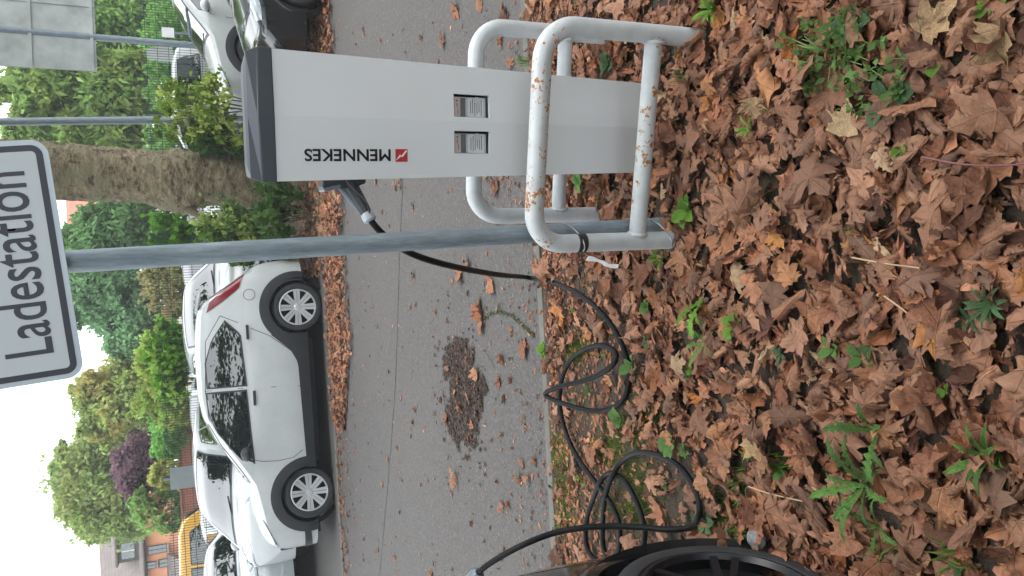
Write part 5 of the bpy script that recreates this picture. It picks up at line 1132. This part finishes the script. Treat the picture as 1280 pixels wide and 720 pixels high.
for w_ in W_: weed(w_[0], w_[1], w_[2], w_[3], w_[4], w_[5], w_[6], w_[7], w_[8], steep=w_[9])
for o in COL.objects:
    if o.get('label', '').startswith('tiny green seedling sprouting'): o['group'] = 'tiny seedlings in the leaf carpet'
weed('slim sprig with tiny leaves growing against the front of the column', 800, 172, 'ovate', 12, .028, 'weed_green', steep=.3, h=.12)
def herb(label, blobs, n, size, col):
    bl = []
    for px, py, r in blobs: g = gnd(px, py, .06); bl.append((tuple(g), (r, r, .035)))
    c = bl[0][0]; t = thing('herb_patch', label, 'herb', (c[0], c[1], .02)); leaf_crown('foliage', bl, n, size, col, t, clump=.28, nclump=50, aspect=1.5, up=.8)
    for k in range(16):
        b, r = random.choice(bl); e = Vector(b)+Vector((random.uniform(-.8, .8)*r[0], random.uniform(-.8, .8)*r[1], .02))-Vector((c[0], c[1], .02)); s = Vector((random.uniform(-.03, .03), random.uniform(-.03, .03), -.02))
        MB().tube([s, s.lerp(e, .5)+Vector((0, 0, .02)), e], [.0022, .0018, .001], 5).build('stem', 'stem_green', t, smooth=60)
    return t
herb('feathery small leaved green herb patch spreading over the brown leaves', [(1040, 72, .095), (1075, 85, .09), (995, 55, .06), (1110, 100, .05), (1015, 95, .05), (1060, 45, .07)], 480, .017, (.11, .20, .055))
for lab, px, py, n, h in (("sparse grass tuft beside the black tyre", 1115, 690, 18, .10), ("thin grass tuft in the left foreground corner", 1205, 690, 22, .10), ("short grass tuft between tyre and large dandelion", 935, 600, 30, .08), ("grass tuft by the grey stone near the tyre", 930, 665, 30, .07), ("grass tuft at the road edge beside the rear barrier", 660, 78, 14, .09), ("short grass tuft below the wide cable loop", 985, 580, 22, .09), ("bright grass tuft next to the barrier's right foot", 860, 95, 16, .08)):
    g = gnd(px, py); g.z = .015; grass_tuft(lab, g, n, h, (.10, .19, .03), w=.003)
# moss and short grass on the bare soil by the kerb
V, F, T = [], [], []; k = 0
while k < 9500*3:
    q = random.choice(((700, 570, 16, 30), (705, 625, 16, 30), (790, 640, 38, 22), (800, 600, 26, 26), (700, 655, 20, 14), (760, 560, 20, 20), (905, 640, 22, 22), (720, 435, 16, 14), (800, 530, 26, 24), (830, 500, 22, 22)))
    g = gnd(random.gauss(q[0], q[2]*.6), random.gauss(q[1], q[3]*.6))
    if g.y > NEAR-.07: continue
    a = rng.uniform(0, 2*pi); h = rng.uniform(.008, .028); w = rng.uniform(.0015, .003); d = np.array([cos(a), sin(a), 0]); p0 = np.array([g.x, g.y, soil_z(g.x, g.y)-.002])
    V += [p0-d*w, p0+d*w, p0+np.array([-d[1]*h*.5, d[0]*h*.5, h])]; F.append((k, k+1, k+2)); c = np.array([.10, .16, .025])*rng.uniform(.6, 1.4); T += [c]*3; k += 3
me = fast_mesh('moss', np.array(V), np.array(F), None, np.array(T)); me.materials.append(MATS['foliage']); tag(link(bpy.data.objects.new('moss', me)), kind='stuff', label='green moss and short grass on the bare soil by the kerb')
# crack in the asphalt with moss in it
V, F, T = [], [], []; k = 0; cr = spline([gnd(605, 398), gnd(622, 390), gnd(640, 395), gnd(655, 408), gnd(668, 420)], 10)
for i in range(500):
    p = random.choice(cr); a = rng.uniform(0, 6.3); h = rng.uniform(.004, .012); d = np.array([cos(a), sin(a), 0]); p0 = np.array([p.x+rng.normal(0, .008), p.y+rng.normal(0, .012), -.003])
    V += [p0-d*.003, p0+d*.003, p0+np.array([0, 0, h])]; F.append((k, k+1, k+2)); T += [np.array([.07, .10, .025])*rng.uniform(.6, 1.3)]*3; k += 3
me = fast_mesh('crack_moss', np.array(V), np.array(F), None, np.array(T)); me.materials.append(MATS['foliage']); tag(link(bpy.data.objects.new('crack_moss', me)), kind='stuff', label='thin line of moss in the asphalt crack')
# grey stone by the tyre
g = gnd(960, 671); bm = bmesh.new(); bmesh.ops.create_icosphere(bm, subdivisions=3, radius=1)
for v in bm.verts: v.co = Vector((v.co.x*.028, v.co.y*.034, v.co.z*.022))*(1+.22*noise.noise(v.co*1.7))
me = bpy.data.meshes.new('stone'); bm.to_mesh(me); bm.free(); me.materials.append(MATS['stone_grey']); o = link(bpy.data.objects.new('stone', me)); o.location = (g.x, g.y, .045); tag(o, 'rough grey stone lying on the soil beside the black tyre', 'stone')
# dry stalks lying on the leaves
for lab, pts_, mat in (("pale dry stalk lying between the tyre and the large dandelion", ((935, 608), (965, 618), (1010, 628)), 'stem_straw'), ("reddish trailing stem with a few buds in the right foreground", ((1152, 196), (1200, 205), (1250, 207), (1285, 204)), 'stem_red'), ("pale straw stalk lying across the leaves in the middle of the carpet", ((1065, 322), (1110, 330), (1150, 335)), 'stem_straw'), ("dry twig lying on leaves beyond the long dandelion leaves", ((1105, 370), (1130, 388), (1150, 405)), 'stem_straw'), ("thin twig lying on the asphalt by the leaf mould patch", ((607, 442), (614, 452), (618, 460)), 'twig_bark')):
    P_ = [gnd(x, y, .062 if x > 700 else .004) for x, y in pts_]; o0 = P_[0].copy(); ob = MB().tube([p-o0 for p in spline(P_, 5)], .0022, 6).build('stalk', mat, smooth=60); ob.location = o0; tag(ob, lab, 'stalk')

# ------------------------------------------------------------------ thin haze volume added to pale the far trees
hz = NT('haze'); hz.t.nodes.remove(hz.b); pv = hz.t.nodes.new('ShaderNodeVolumePrincipled'); pv.inputs['Color'].default_value = (.93, .97, 1, 1); pv.inputs['Density'].default_value = .0016
hz.l(pv.outputs[0], [n for n in hz.t.nodes if n.type == 'OUTPUT_MATERIAL'][0].inputs['Volume'])
tag(MB().box((0, 100, 9.5), (420, 340, 23)).build('haze', 'haze'), kind='stuff', label='thin pale haze added over the street to lighten the distance')
